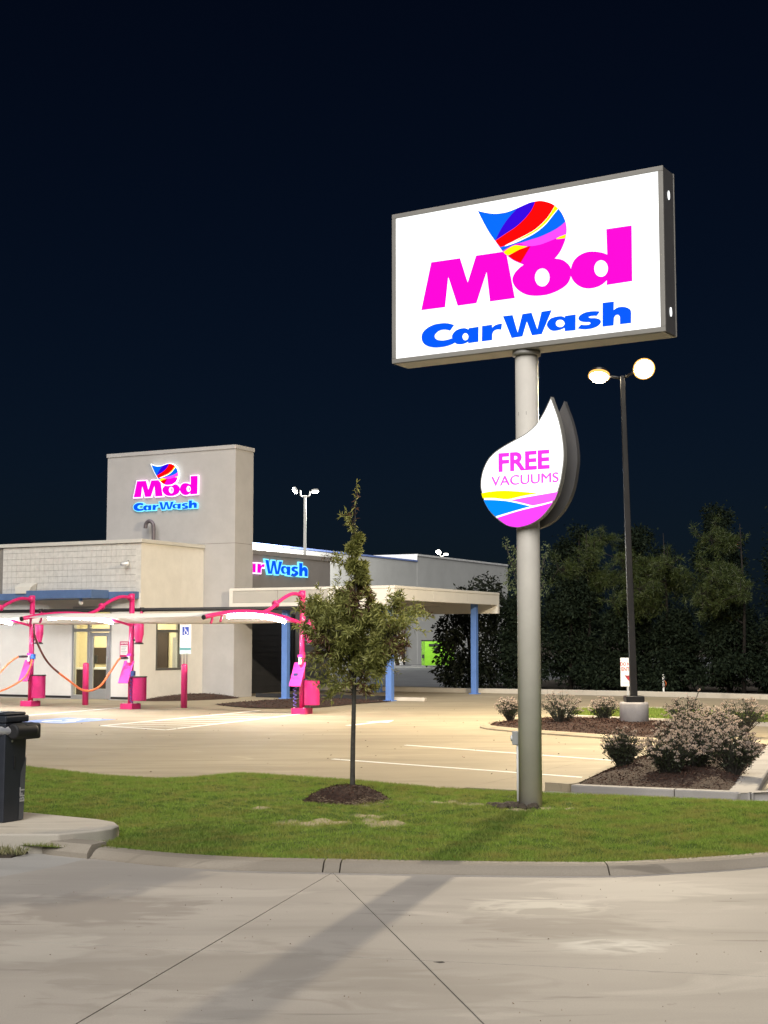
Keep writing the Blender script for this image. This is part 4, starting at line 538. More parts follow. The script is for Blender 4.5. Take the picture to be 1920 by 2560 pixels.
# ------------------------------------------------------------------ the tall sign by the drive
sg = thing('pole_sign', 'tall white lit rectangular sign above a teardrop sign on one round pole in the grass', 'sign', (1.615, 15.871, 0), math.atan2(-.5262, .8503))
b = MB(); b.tube([(0, 0, -.1), (0, 0, 5.18)], .129, 40); pole = b.build('pole', m_steel, sg, True)
b = MB(); b.tube([(0, 0, 5.09), (0, 0, 5.135)], .16, 32); b.build('collar', m_frame, sg, True)
cu_, cv_, hw, hh = .0194, 6.0499, 1.699, .9025
b = MB(); b.box(cu_ - hw + .004, cu_ + hw - .004, -.165, .165, cv_ - hh + .004, cv_ + hh - .004); cab = b.build('cabinet', m_side, sg, bevel=.006)
fw = .055
for fy in (-.178, .150):
    for nm, bx in (('frame_rail', (cu_ - hw, cu_ + hw, cv_ + hh - fw, cv_ + hh)), ('frame_rail', (cu_ - hw, cu_ + hw, cv_ - hh, cv_ - hh + fw)), ('frame_stile', (cu_ - hw, cu_ - hw + fw, cv_ - hh + fw + .001, cv_ + hh - fw - .001)), ('frame_stile', (cu_ + hw - fw, cu_ + hw, cv_ - hh + fw + .001, cv_ + hh - fw - .001))):
        b = MB(); b.box(bx[0], bx[1], fy, fy + .028, bx[2], bx[3]); b.build(nm, m_frame, cab, bevel=.004)
b = MB(); b.box(cu_ - hw + .02, cu_ + hw - .02, -.162, .162, cv_ - hh - .006, cv_ - hh + .002); b.build('bottom_panel', m_frame, cab)
b = MB(); b.box(cu_ - hw + fw, cu_ + hw - fw, -.169, -.166, cv_ - hh + fw, cv_ + hh - fw); b.build('sign_face', e_face, cab)
b = MB(); b.box(cu_ - hw + fw, cu_ + hw - fw, .166, .169, cv_ - hh + fw, cv_ + hh - fw); b.build('sign_face', e_face, cab)
for zz in (.62, -.66):
    b = MB(); b.lathe(0, 0, [(.004, -.006), (.034, -.002), (.034, .004), (.004, .006)], 14); me = b.mesh('vent_hole', e_face); me.transform(Matrix.Translation((cu_ + hw - .002, .0, cv_ + zz)) @ Matrix.Rotation(R(90), 4, 'Y') @ Matrix.Diagonal((1.5, .8, 1, 1))); link('vent_hole', me, cab)
LG, DR = LOGO['L'], LOGO['D']
def logo(parent, keys, x, y, z, k=1.0, ox=0, oy=0, rot=UP, mats=None, ex=.004, step=0, name='letter'):
    for kk in keys:
        stand(name, shape_mesh(LG[kk], ex, 0, k, ox, oy), mats, parent, x, y, z, rot)
logo(cab, ('M', 'o', 'd'), cu_, -.172, cv_, mats=e_pink, ex=.0015); logo(cab, ('C', 'a', 'r', 'W', 'a2', 's', 'h'), cu_, -.172, cv_, mats=e_blue, ex=.0015)
STR = (('leaf', e_pink, 0), ('blue', e_lblue, 1), ('violet', e_vio, 1), ('yellow_b', e_yel, 1), ('yellow_c', e_yel, 1), ('red_b', e_red, 2), ('purple', e_purp, 2), ('red', e_red, 2), ('white', e_face, 3), ('yellow', e_yel, 4))
for kk, mm_, st in STR: stand('logo_stripe', shape_mesh(LG[kk], .0008, 0), mm_, cab, cu_, -.1735 - .0016 * st, cv_)
dro = DR['outline']
fr = stand('teardrop_panel', shape_mesh([dro], .038), m_frame, sg, 0, -.160, 0)
bk = stand('teardrop_panel', shape_mesh([dro], .038), m_side, sg, 0, .190, 0)
def on(parent_obj, name, me, m, x, y, z): 
    me.materials.clear(); me.materials.append(m); o = link(name, me, parent_obj); o.matrix_local = parent_obj.matrix_local.inverted() @ Matrix.Translation((x, y, z)) @ UP; return o
for po, yy in ((fr, -.2), ): on(po, 'teardrop_face', shape_mesh([dro], .0012, -.012), e_face, 0, yy, 0)
o = on(bk, 'teardrop_face', shape_mesh([dro], .0012, -.012), e_face, 0, .23, 0)
for kk, mm_ in (('yellow', e_yel), ('blue', e_band), ('violet', e_ltp), ('magenta', e_mag)): on(fr, 'colour_band', shape_mesh([DR[kk]], .0012, -.006), mm_, 0, -.203, 0)
def letters(po, txt, x0, x1, zc, h, bold, m, y):
    me0 = text_mesh(txt, 1, bold, 0); xs = [v.co.x for v in me0.vertices]; ys = [v.co.y for v in me0.vertices]
    kx = (x1 - x0) / (max(xs) - min(xs)); kz = h / (max(ys) - min(ys)); off = min(xs); bpy.data.meshes.remove(me0)
    # each letter its own piece
    cx = 0; adv = []
    for i in range(len(txt)):
        me = text_mesh(txt[:i + 1], 1, bold, .0, align='LEFT'); adv.append(max(v.co.x for v in me.vertices)); lo = min(v.co.x for v in me.vertices); bpy.data.meshes.remove(me)
    tot0 = lo; tot = adv[-1] - lo
    for i, ch in enumerate(txt):
        me = text_mesh(ch, 1, bold, .0015, align='LEFT'); w0 = max(v.co.x for v in me.vertices); yb_ = [v.co.y for v in me.vertices]
        me.transform(Matrix.Translation((adv[i] - w0 - tot0, 0, 0))); me.transform(Matrix.Diagonal(((x1 - x0) / tot, kz, 1, 1)))
        if bold == 0:                                  # light strokes made fuller by a second, shifted copy
            m2 = me.copy(); m2.transform(Matrix.Translation((.007, .004, .0006))); bm_ = bmesh.new(); bm_.from_mesh(me); bm_.from_mesh(m2); bm_.to_mesh(me); bm_.free(); bpy.data.meshes.remove(m2)
        on(po, 'letter', me, m, x0, y, zc)
letters(fr, 'FREE', -.262, .368, 3.858, .213, .035, e_txt, -.203); letters(fr, 'VACUUMS', -.355, .468, 3.655, .108, .0, e_txt2, -.203)
b = MB(); b.box(-.05, .05, -.12, .15, 4.40, 4.44); b.build('bracket', m_side, sg)
b = MB(); b.box(-.05, .05, -.05, .05, -.075, .075); o = b.build('electrical_box', m_grey, sg, bevel=.008); o.location = (-.16, .02, .80)
b = MB(); b.tube([(-.15, 0, -.05), (-.15, 0, .74)], .016, 10); b.tube([(-.205, .0, .80), (-.225, 0, .80)], .035, 10); b.build('conduit', m_white, sg, True)

# ------------------------------------------------------------------ lamp posts
def lamp(nm, label, loc, H, lean, heads, lens, power, colr, base=True, rz=LOT, w=.058, polem=None, group='twin headed lamp posts', arm='bar', light=True, ring=None, aim=None):
    t = thing(nm, label, 'lamp post', loc, 0, group); pm = polem or m_bronze
    z0 = .58 if base else 0
    if base:
        b = MB(); b.lathe(0, 0, [(.30, -.1), (.30, .54), (.285, .58), (.02, .582)], 36); b.build('concrete_base', m_round, t, True)
        b = MB(); b.box(-.19, .19, -.19, .19, z0 + .004, z0 + .13); b.build('base_cover', pm, t, bevel=.012)
    b = MB(); n_ = 4; q = []
    for z, hw_ in ((z0 + .02, w * 1.25), (H, w * .8)): q.append([(lean * (z - z0) / (H - z0) + sx * hw_, sy * hw_, z) for sx, sy in ((-1, -1), (1, -1), (1, 1), (-1, 1))])
    b.add(q[0] + q[1], [[0, 1, 5, 4], [1, 2, 6, 5], [2, 3, 7, 6], [3, 0, 4, 7], [4, 5, 6, 7], [3, 2, 1, 0]]); b.build('pole', pm, t, bevel=.01)
    for (hx, hy, hz, yaw, tilt) in heads:
        M = Matrix.Translation((lean + hx, hy, H + hz)) @ Matrix.Rotation(yaw, 4, 'Z') @ Matrix.Rotation(tilt, 4, 'X')
        b = MB(); 
        if arm == 'bar': b.tube([(lean, 0, H - .05), (lean + hx * .85, hy * .85, H + hz)], .03, 8)
        else: b.tube(catmull([(lean, 0, H), (lean + hx * .3, hy * .3, H - .02), (lean + hx * .45, hy * .45, H + .1), (lean + hx * .5, hy * .5, H + hz)], 4), .05, 8)
        b.build('arm', pm, t, True)
        hd = MB(); hd.prism([(.21 * math.cos(a_), .21 * math.sin(a_)) for a_ in np.linspace(0, 2 * math.pi, 20, endpoint=False)], 0, .09); me = hd.mesh('lamp_head', pm); hob = link('lamp_head', me, t, bevel=.015); hob.matrix_local = M
        ln = MB(); ln.lathe(0, 0, [(.20, -.004), (.195, -.05), (.155, -.10), (.08, -.13), (.01, -.138)], 20); lo = link('lens', ln.mesh('lens', lens, True), hob)
        rg = MB(); rg.lathe(0, 0, [(.225, .02), (.235, -.03), (.205, -.045), (.2, .02)], 20); link('lens_ring', rg.mesh('lens_ring', ring or pm, True), hob)  # ring added round the lens; an emissive one imitates the fringe of glare
        if light:
            ld = bpy.data.lights.new('lamp_light', 'SPOT'); ld.energy = power.pop(0); ld.color = colr; ld.spot_size = R(158); ld.spot_blend = 1.0; ld.shadow_soft_size = .11
            lo = bpy.data.objects.new('lamp_light', ld); COL.objects.link(lo); lo.parent = t; Ma = M if aim is None else Matrix.Translation((lean + hx, hy, H + hz)) @ Matrix.Rotation(aim[0][0], 4, 'Z') @ Matrix.Rotation(aim.pop(0)[1], 4, 'X'); lo.matrix_local = Ma @ Matrix.Translation((0, 0, -.30))
    return t
WARM = (1, .83, .58)
lamp('lamp_post', 'dark lamp post with two glaring warm floodlights on a round concrete base in mulch', (5.24, 30, 0), 7.5, -.14,
     [(.42, -.22, .12, R(0), R(-62)), (-.46, .24, .06, R(-20), R(-22))], e_lamp, [9300, 9500], WARM, aim=[(0, R(-62)), (R(-152), R(-56))], ring=emit('orange_glare_fringe', (1, .5, .12), 1.3))  # rings glow orange to imitate the glare fringe round each lens
lamp('lamp_post', 'pale twin lamp post rising behind the roof beside the square tower', (-4.69, 84, 0), 10.35, 0, [(-.6, .1, .36, R(-75), R(-62)), (.6, -.1, .3, R(60), R(-6))], e_lamp_c, [7000, 16000], (1, .97, .9), aim=[(R(-75), R(-62)), (R(-150), R(-66))], base=False, w=.09, polem=mat('pale_pole', (.55, .55, .52), .5), arm='cup')
lamp('lamp_post', 'far lamp post peeping over the stepped parapet of the big store', (5.3, 130, 0), 9.45, 0, [(-.3, 0, .4, R(-10), R(-50)), (.35, 0, .2, R(60), R(-10))], e_lamp_c, [5000, 2000], (1, .97, .9), base=False, w=.09, polem=MATS['pale_pole'], arm='cup')

# ------------------------------------------------------------------ the car wash building (local x along the front, y into the lot)
A0, B0 = -27.36, 35.42
bd = thing('car_wash_building', 'pale car wash building with a tall square tower, blue awning and drive through canopy', 'building', lot(A0, B0), LOT)
def bx(a0, a1, b0, b1, z0, z1): return (a0 - A0, a1 - A0, b0 - B0, b1 - B0, z0, z1)
def bpart(name, boxes, m, parent=None, bevel=.006, label=None):
    b = MB()
    for q in boxes: b.box(*bx(*q))
    return b.build(name, m, parent or bd, bevel=bevel, label=label)
wl = bpart('wall', [(-37, -30.03, 35.42, 35.62, -.1, 3.30), (-30.03, -28.47, 35.42, 35.62, 2.92, 3.30), (-28.47, -27.56, 35.42, 35.62, -.1, 3.30)], m_front, label='white lower front wall')
wu = bpart('wall', [(-37, -27.56, 35.44, 35.62, 3.30, 4.88)], m_mortar, label='upper front wall faced with square blocks')
bpart('wall', [(-27.56, -27.36, 35.42, 36.24, -.1, 4.88), (-27.56, -27.36, 37.55, 38.77, -.1, 4.88), (-27.56, -27.36, 36.24, 37.55, -.1, .91), (-27.56, -27.36, 36.24, 37.55, 2.46, 4.88)], m_wing, label='beige side wall')
bpart('parapet_cap', [(-37, -27.30, 35.36, 35.66, 4.885, 5.0), (-27.62, -27.30, 35.661, 38.765, 4.885, 5.0)], m_cap)
bpart('roof', [(-37, -27.57, 35.63, 38.76, 4.3, 4.45)], m_grey)
bpart('base_trim', [(-37, -30.05, 35.395, 35.419, .03, .10), (-28.45, -27.57, 35.395, 35.419, .03, .10)], m_black, wl)
blk = MB(); blk.box(-.0945, .0945, -.02, .0, -.0945, .0945); bme = blk.mesh('block', m_block)
for r_ in range(8):
    for c_ in range(29):
        o = link('block', bme, wu); o.location = (-27.455 - A0 - .1955 * c_ , 35.44 - B0 - rng.uniform(0, .004), 4.785 - .198 * r_)
        if r_ == 7: o.scale = (1, 1, .9); o.location.z += .01
bpart('tower', [(-31.46, -26.13, 38.77, 39.85, -.1, 8.16)], m_tower); bpart('tower_cap', [(-31.49, -26.10, 38.74, 39.88, 8.16, 8.29)], m_tower)
bpart('reveal', [(-31.462, -26.128, 38.767, 38.769, 5.03, 5.045), (-26.129, -26.127, 38.775, 39.845, 5.03, 5.045)], m_mortar, bevel=0)
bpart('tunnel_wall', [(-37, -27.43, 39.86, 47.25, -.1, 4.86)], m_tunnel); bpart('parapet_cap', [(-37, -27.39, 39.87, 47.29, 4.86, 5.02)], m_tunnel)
dr_ = bpart('roll_shutter', [(-27.425, -27.40, 40.0, 44.4, 0, 2.7)], m_char)
sl = MB(); sl.box(-.012, .012, -2.15, 2.15, -.092, .092); sme = sl.mesh('slat', m_char)
for k in range(13): o = link('slat', sme, dr_); o.location = (-27.395 - A0, 42.2 - B0, .12 + .2 * k)
bpart('shutter_guide', [(-27.42, -27.33, 44.4, 44.55, 0, 2.8)], m_black)
b = MB()
for zz in ((2.62, 2.2), (.22, .62)): b.add([(-26.13 - A0, 39.85 - B0 + .004, zz[0]), (-26.13 - A0, 39.85 - B0 + .004, zz[1]), (-26.13 - A0 + .0, 40.3 - B0, zz[0])], [[0, 1, 2]])
bpart('awning', [(-37, -27.42, 35.1, 35.415, 3.14, 3.36)], m_awn)
aw = bpart('entrance_awning', [(-30.95, -28.34, 34.25, 35.09, 3.15, 3.41)], m_awn, label='deeper blue awning over the door')
# the room behind the glass
bpart('room_wall', [(-32.4, -27.57, 38.6, 38.7, 0, 2.95), (-32.5, -32.4, 35.63, 38.7, 0, 2.95)], m_cream); bpart('room_ceiling', [(-32.4, -27.57, 35.63, 38.59, 2.9, 2.95)], m_white); bpart('room_floor', [(-32.4, -27.57, 35.63, 38.59, -.05, .02)], m_grey)
bpart('room_light', [(-31, -28.6, 36.4, 37.6, 2.87, 2.895)], e_room, label='lit ceiling panel')
bpart('dark_door', [(-29.1, -28.62, 38.54, 38.595, .02, 2.12)], m_brown); bpart('grey_door', [(-28.42, -28.2, 38.54, 38.595, .02, 1.95)], m_grey); bpart('noticeboard', [(-31.9, -31.2, 38.55, 38.597, 1.05, 1.6)], m_brown)
ld = bpy.data.lights.new('room_light', 'AREA'); ld.shape = 'RECTANGLE'; ld.size = 3.4; ld.size_y = 1.8; ld.energy = 190; ld.color = (1, .86, .6); lo = bpy.data.objects.new('room_light', ld); COL.objects.link(lo); lo.parent = bd; lo.location = (-30 - A0, 37.1 - B0, 2.84)
dsk = thing('desk', 'dark reception desk seen through the glass door', 'desk', lot(-30.4, 37.3), LOT)
b = MB(); b.box(-.9, .9, -.3, .3, .9, .95); b.build('desk_top', m_white, dsk); b = MB(); b.box(-.85, .85, -.22, -.18, .02, .89); b.build('front_panel', m_brown, dsk)
b = MB(); b.box(-.3, .1, -.1, -.06, 1.1, 1.36); b.box(-.14, -.06, -.08, -.0, .951, 1.1); tag(b.build('monitor', m_black), 'black monitor standing on the reception desk', 'monitor').matrix_world = dsk.matrix_basis.copy() if False else Matrix.Translation(lot(-30.6, 37.3)) @ Matrix.Rotation(LOT, 4, 'Z')
# entrance: frame, door and side light
fa, fb = -30.03, -28.47
en = bpart('entrance_frame', [(fa, fa + .07, 35.40, 35.5, 0, 2.92), (fb - .07, fb, 35.40, 35.5, 0, 2.92), (-29.42, -29.32, 35.40, 35.5, 0, 2.92), (fa + .07, -29.42, 35.40, 35.5, 2.12, 2.22), (-29.32, fb - .07, 35.40, 35.5, 2.12, 2.22), (fa + .07, -29.42, 35.40, 35.5, 2.85, 2.92), (-29.32, fb - .07, 35.40, 35.5, 2.85, 2.92), (fa + .07, -29.42, 35.40, 35.5, 0, .14)], m_alum)
for q in ((fa + .07, -29.42, .14, 2.12), (fa + .07, -29.42, 2.22, 2.85), (-29.32, fb - .07, 2.22, 2.85)): bpart('pane', [(q[0], q[1], 35.44, 35.446, q[2], q[3])], m_glass, en, 0)
dd = bpart('door', [(-29.31, -29.19, 35.41, 35.47, .02, 2.10), (-28.66, -28.55, 35.41, 35.47, .02, 2.10), (-29.19, -28.66, 35.41, 35.47, .02, .34), (-29.19, -28.66, 35.41, 35.47, 1.98, 2.10)], m_alum)
bpart('pane', [(-29.19, -28.66, 35.436, 35.442, .34, 1.98)], m_glass, dd, 0)
b = MB(); b.tube([(-28.6 - A0, 35.36 - B0, .9), (-28.6 - A0, 35.36 - B0, 1.35)], .015, 8); b.tube([(-28.6 - A0, 35.36 - B0, .95), (-28.6 - A0, 35.42 - B0, .95)], .012, 6); b.tube([(-28.6 - A0, 35.36 - B0, 1.3), (-28.6 - A0, 35.42 - B0, 1.3)], .012, 6); b.build('handle', m_galv, dd)
wi = bpart('window', [(-27.45, -27.345, 36.24, 36.30, .91, 2.46), (-27.45, -27.345, 37.49, 37.55, .91, 2.46), (-27.45, -27.345, 36.30, 37.49, .91, .98), (-27.45, -27.345, 36.30, 37.49, 2.40, 2.46), (-27.45, -27.345, 36.30, 37.49, 2.10, 2.19)], mat('bronze_frame', (.12, .115, .10), .45, .3))
for q in ((.98, 2.10), (2.19, 2.40)): bpart('pane', [(-27.40, -27.394, 36.30, 37.49, q[0], q[1])], m_glass, wi, 0)
# drive-through canopy
cn = bpart('canopy', [(-26.05, -20.26, 38.67, 46.35, 3.2, 3.32)], m_fascia2)
for q in ((-26.10, -24.3), (-24.29, -22.45), (-22.44, -20.075)): bpart('fascia_panel', [(q[0], q[1], 38.49, 38.66, 3.06, 3.44)], m_fascia2 if q[0] < -22.45 else m_fascia, cn, .004)
bpart('fascia_trim', [(-26.12, -20.062, 38.475, 38.66, 3.445, 3.53)], m_fascia, cn); bpart('fascia_skirt', [(-26.12, -20.07, 38.48, 38.66, 2.82, 3.055)], m_fascia, cn); bpart('fascia_return', [(-26.125, -25.98, 38.46, 38.474, 2.82, 3.5)], m_fascia, cn)
for q in ((38.665, 41.2), (41.205, 43.8), (43.805, 46.36)): bpart('fascia_panel', [(-20.25, -20.075, q[0], q[1], 3.09, 3.44)], m_fascia, cn, .004)
bpart('fascia_trim', [(-20.25, -20.065, 38.665, 46.54, 3.445, 3.53)], m_fascia, cn); bpart('fascia_panel', [(-26.1, -20.075, 46.365, 46.54, 2.79, 3.44)], m_fascia, cn)
bpart('soffit_beam', [(-26.0, -20.3, 42.2, 42.5, 3.0, 3.19)], m_fascia2, cn)
for a_, b_ in ((-24.16, 38.80), (-20.4, 38.80), (-24.16, 45.1), (-20.4, 45.1)): bpart('post', [(a_ - .1, a_ + .1, b_ - .1, b_ + .1, -.05, 3.19 if b_ > 39 else 2.9), (a_ - .16, a_ + .16, b_ - .16, b_ + .16, -.05, .03)], m_blue, cn, .01)
for i, ch in enumerate('440'): stand('numeral', text_mesh(ch, .22, .004, .006, .8), m_black, cn, -20.065 - A0, 38.62 + .13 * i - B0, 3.28, SIDE)
vp = MB(); vp.tube(catmull([(-29.24 - A0, 38.5 - B0, 4.4), (-29.24 - A0, 38.5 - B0, 5.55), (-29.28 - A0, 38.5 - B0, 5.78), (-29.42 - A0, 38.5 - B0, 5.86), (-29.55 - A0, 38.5 - B0, 5.78), (-29.58 - A0, 38.5 - B0, 5.62)], 5), .065, 14); vp.build('vent_pipe', mat('vent_pipe', (.15, .13, .14), .5, .3), bd, True)
# things fixed to its walls
def wall_logo(nm, label, keysets, M, k, ox, oy, halo, rim):
    r_ = thing(nm, label, 'sign'); r_.matrix_world = M
    for keys, fm, hm, ly in keysets:
        for kk in keys:
            hb = stand('letter_edge', shape_mesh(LG[kk], .03, halo, k, ox, oy), hm, r_, 0, ly + .0, 0)
            o = link('letter_face', shape_mesh(LG[kk], .002, rim, k, ox, oy), hb); o.data.materials.clear(); o.data.materials.append(fm); o.location = (0, 0, .034)
    return r_
kT = 2.66 / (LG['d'][0][0:0] and 1 or 1.0)
xs_ = LG['M'][0][0::2] + LG['d'][0][0::2]; zs_ = LG['M'][0][1::2] + LG['d'][0][1::2]
kT = (30.25 - 27.58) / (max(xs_) - min(xs_)); oxT = min(xs_)
r_ = wall_logo('tower_sign', 'lit pink and blue letters under a striped leaf emblem high on the tower', [(('M', 'o', 'd'), e_pink, e_halo_p, -.05), (('C', 'a', 'r', 'W', 'a2', 's', 'h'), e_blue, e_halo_b, -.05)],
               Matrix.Translation(lot(-30.25, 38.77, 6.69)) @ Matrix.Rotation(LOT, 4, 'Z'), kT, oxT, min(zs_), .020, -.004)
hb = stand('emblem_edge', shape_mesh(LG['drop'], .03, .018, kT, oxT, min(zs_)), e_halo_w, r_, 0, -.09, 0)
for kk, mm_, st in [('drop', e_pink, 0)] + list(STR[1:]):
    o = link('logo_stripe', shape_mesh(LG[kk], .002, -.006 if kk == 'drop' else 0, kT, oxT, min(zs_)), hb); o.data.materials.clear(); o.data.materials.append(mm_); o.location = (0, 0, .034 + .003 * st)
wx = LG['W'][0][0::2]; hx = LG['h'][0][0::2]; wz = LG['W'][0][1::2]; kS = 2.94 / (max(hx) - min(wx))
SIDEM = Matrix.Translation(lot(-27.43, 42.5, 4.20)) @ Matrix.Rotation(LOT, 4, 'Z') @ Matrix.Rotation(R(90), 4, 'Z')
wall_logo('wall_sign', 'lit blue and pink lettering cut off by the tower, on the wall above the canopy', [(('C', 'a', 'r'), e_pink, e_halo_p, -.05), (('W', 'a2', 's', 'h'), e_blue, e_halo_b, -.05)], SIDEM, kS, min(wx), min(wz), .032, -.008)
wb = thing('wall_light', 'grey boxy flood lamp housing bolted to the block wall above the awning', 'wall light', lot(-31.88, 35.42, 3.54), LOT)
b = MB(); v_ = [(-.36, -.30, .04), (.36, -.30, .04), (.36, -.02, .17), (-.36, -.02, .17), (-.26, -.36, -.19), (.26, -.36, -.19), (.30, -.02, -.14), (-.30, -.02, -.14)]
b.add(v_, [[0, 1, 2, 3], [7, 6, 5, 4], [4, 5, 1, 0], [5, 6, 2, 1], [6, 7, 3, 2], [7, 4, 0, 3]]); b.build('housing', m_cap, wb, bevel=.012); b = MB(); b.box(-.06, .06, -.03, .0, -.05, .1); b.build('bracket', m_grey, wb)
cm = thing('security_camera', 'small white security camera on the block wall near the corner', 'camera', lot(-27.82, 35.42, 4.24), LOT)
b = MB(); b.tube([(0, -.02, .1), (0, -.12, .08), (0, -.14, 0)], .018, 8); b.build('bracket', m_grey, cm); b = MB(); b.tube([(-.14, -.2, -.02), (.07, -.12, .0)], .048, 12); b.build('body', m_white, cm, True); b = MB(); b.tube([(-.16, -.207, -.02), (-.141, -.2, -.02)], .04, 12); b.build('lens', m_black, cm)
cm = thing('security_camera', 'small camera hung under the blue awning beside the door', 'camera', lot(-28.95, 34.5, 3.1), LOT)
b = MB(); b.tube([(0, 0, .05), (0, 0, -.02)], .05, 10); b.build('mount', m_blue, cm); b = MB(); b.lathe(0, 0, [(.02, -.16), (.07, -.12), (.08, -.05), (.05, -.02)], 14); b.build('dome', m_white, cm, True)
nt = thing('notice_sign', 'small white notice with a pink border beside the glass door', 'notice', lot(-27.95, 35.42, 1.56), LOT)
b = MB(); b.box(-.17, .17, -.02, -.004, -.26, .26); b.build('board', m_dpink, nt); b = MB(); b.box(-.14, .14, -.026, -.0205, -.16, .14); b.build('panel', m_white, nt)
b = MB()
for k in range(5): b.box(-.11, .11 - .03 * (k % 3), -.0285, -.0265, .09 - .05 * k, .11 - .05 * k)
b.build('print_line', m_grey, nt); stand('letter', text_mesh('NOTICE', .075, .003, .001), m_white, nt, 0, -.022, .2)
gr = thing('low_black_bar', 'low black bar along the front of the tunnel canopy', 'guide rail', lot(-23.2, 39.35), LOT); b = MB(); b.box(-2.4, 2.5, -.08, .08, 0, .13); b.build('rail', m_black, gr, bevel=.01); b = MB(); b.box(2.5, 2.62, -.1, .1, 0, .15); b.build('end_cap', m_galv, gr, bevel=.01)  # low black bar on the ground along the canopy's front edge
for i, (lb, a_, b_, L_) in enumerate((('pale concrete wheel stop lying by the front canopy post', -19.9, 39.15, 1.1), ('pale concrete block at the foot of the rear canopy post', -24.9, 45.6, .8))):
    w_ = thing('wheel_stop', lb, 'wheel stop', lot(a_, b_), LOT, 'concrete wheel stops'); b = MB(); b.prism([(-.1, 0), (.1, 0), (.07, .11), (-.07, .11)], -L_ / 2, L_ / 2); me = b.mesh('stop', m_pad); me.transform(Matrix.Rotation(R(90), 4, 'Y') @ Matrix.Rotation(R(90), 4, 'Z')); link('stop', me, w_, bevel=.01)

# ------------------------------------------------------------------ vacuum stations
def arch_z(s): return 2.27 + .25 * s * (4.7 - s) / 5.52 * 1.0 + .0115 * s
def make_vac(label, coil, loc):
    t = thing('vacuum_station', label, 'vacuum station', loc, LOT, 'pink vacuum stations in a row')
    b = MB(); b.box(-.2, .2, -.2, .2, -.02, .15); b.build('base', m_pink, t, bevel=.008)
    for sx_ in (-.14, .14):
        for sy_ in (-.14, .14): b = MB(); b.tube([(sx_, sy_, .15), (sx_, sy_, .175)], .022, 6); b.build('bolt', m_galv, t)
    b = MB(); b.tube([(0, 0, .14), (0, 0, 3.13)], .073, 20); b.build('pole', m_pink, t, True)
    AP = [(0, -s, arch_z(s)) for s in np.linspace(.02, 4.33, 22)]
    b = MB(); b.tube(AP, .052, 12); ar = b.build('arm', m_pink, t, True); b = MB(); b.tube([AP[-1], (0, -4.36, arch_z(4.36))], .055, 12); b.build('end_cap', m_black, ar)
    b = MB(); b.tube(catmull([(0, -.05, 3.02), (0, -.5, 3.03), (0, -1.0, 2.88), (0, -1.5, 2.64), (0, -1.9, arch_z(1.9))], 6), .045, 12); br = b.build('brace', m_pink, t, True)
    for p_, q_ in (((0, -.06, 3.02), (0, -.1, 3.02)), ((0, -1.27, 2.765), (0, -1.31, 2.745))): b = MB(); b.tube([p_, q_], .095, 16); b.build('flange', m_pink, br, True)
    b = MB(); b.tube([(0, -s, arch_z(s) - .105) for s in np.linspace(.85, 3.35, 14)], .036, 10); b.build('light_tube', e_tube, t, True)
    b = MB()
    for s in (.95, 1.9, 2.8, 3.3): b.box(-.01, .01, -s - .015, -s + .015, arch_z(s) - .085, arch_z(s) - .04)
    b.build('tube_clip', m_galv, t)
    for s in (3.62, 4.0): b = MB(); b.tube(catmull([(0, -s, arch_z(s) - .03), (0, -s - .02, arch_z(s) - .12), (.0, -s - .06, arch_z(s) - .19)], 4), .03, 8); b.build('hose_hook', m_dpink, t, True)
    cn_ = MB(); cn_.lathe(.25, 0, [(.06, 2.40), (.06, 2.32), (.13, 2.31), (.135, 2.28), (.135, 2.02), (.09, 1.83), (.09, 1.8)][::-1], 24); sp = cn_.build('separator', m_dpink, t, True); b = MB(); b.lathe(.25, 0, [(.09, 1.8), (.13, 1.775), (.13, 1.755), (.02, 1.75)][::-1], 20); b.build('dump_valve', m_black, sp)
    b = MB(); b.box(.07, .13, -.03, .03, 2.18, 2.26); b.box(.07, .17, -.02, .02, 1.84, 1.89); b.build('bracket', m_black, t)
    b = MB(); v = []; 
    prof = [(math.cos(a) * .21 * (1 if abs(math.cos(a)) < .95 else .97), math.sin(a) * .17) for a in np.linspace(0, 2 * math.pi, 20, endpoint=False)]
    b.prism([(.29 + x, y) for x, y in prof], .23, .86); cb = b.build('trash_can', m_dpink, t, False, bevel=.01); b = MB(); b.prism([(.29 + x * 1.08, y * 1.08) for x, y in prof], .86, .885); b.build('lid', m_black, cb); 
    for zz in (.4, .62): b = MB(); b.prism([(.29 + x * 1.015, y * 1.02) for x, y in prof], zz, zz + .025); b.build('can_rib', m_dpink, cb)
    M = Matrix.Translation((-.06, -.13, 1.0)) @ Matrix.Rotation(R(-24), 4, 'X')
    b = MB(); b.box(-.17, .17, -.012, .012, -.33, .33, M); mb = b.build('mat_clip_board', m_hot, t, bevel=.008)
    for zz in (-.11, .11): b = MB(); b.box(-.16, .16, -.018, -.0125, zz - .008, zz + .008, M); b.build('board_rib', m_hot, mb)
    b = MB(); b.tube([(-.03, -.22, .8), (-.03, -.06, .76)], .012, 6); b.tube([(.02, -.24, .75), (.0, -.06, .71)], .012, 6); b.build('board_strut', m_black, t)
    b = MB(); b.box(-.05, .03, -.12, -.06, 1.25, 1.43); b.build('nozzle_holder', m_white, t, bevel=.015)
    b = MB(); b.box(-.09, .06, -.09, .06, 1.42, 1.5); b.build('clamp', m_hot, t, bevel=.01)
    if coil:
        sx = .12 if coil > 0 else -.14; b = MB(); b.tube([(sx + .04 * math.cos(k * .9), .04 * math.sin(k * .9) - .12, 1.2 - k * .0135 - .25) for k in range(60)], .012, 6); b.build('air_hose', mat('violet_air_hose', (.10, .07, .30), .5), t, True)
        b = MB(); b.box(sx - .02, sx + .1, -.16, -.08, .9, 1.03); b.build('air_nozzle', mat('navy_plastic', (.03, .06, .2), .5), t)
    return t
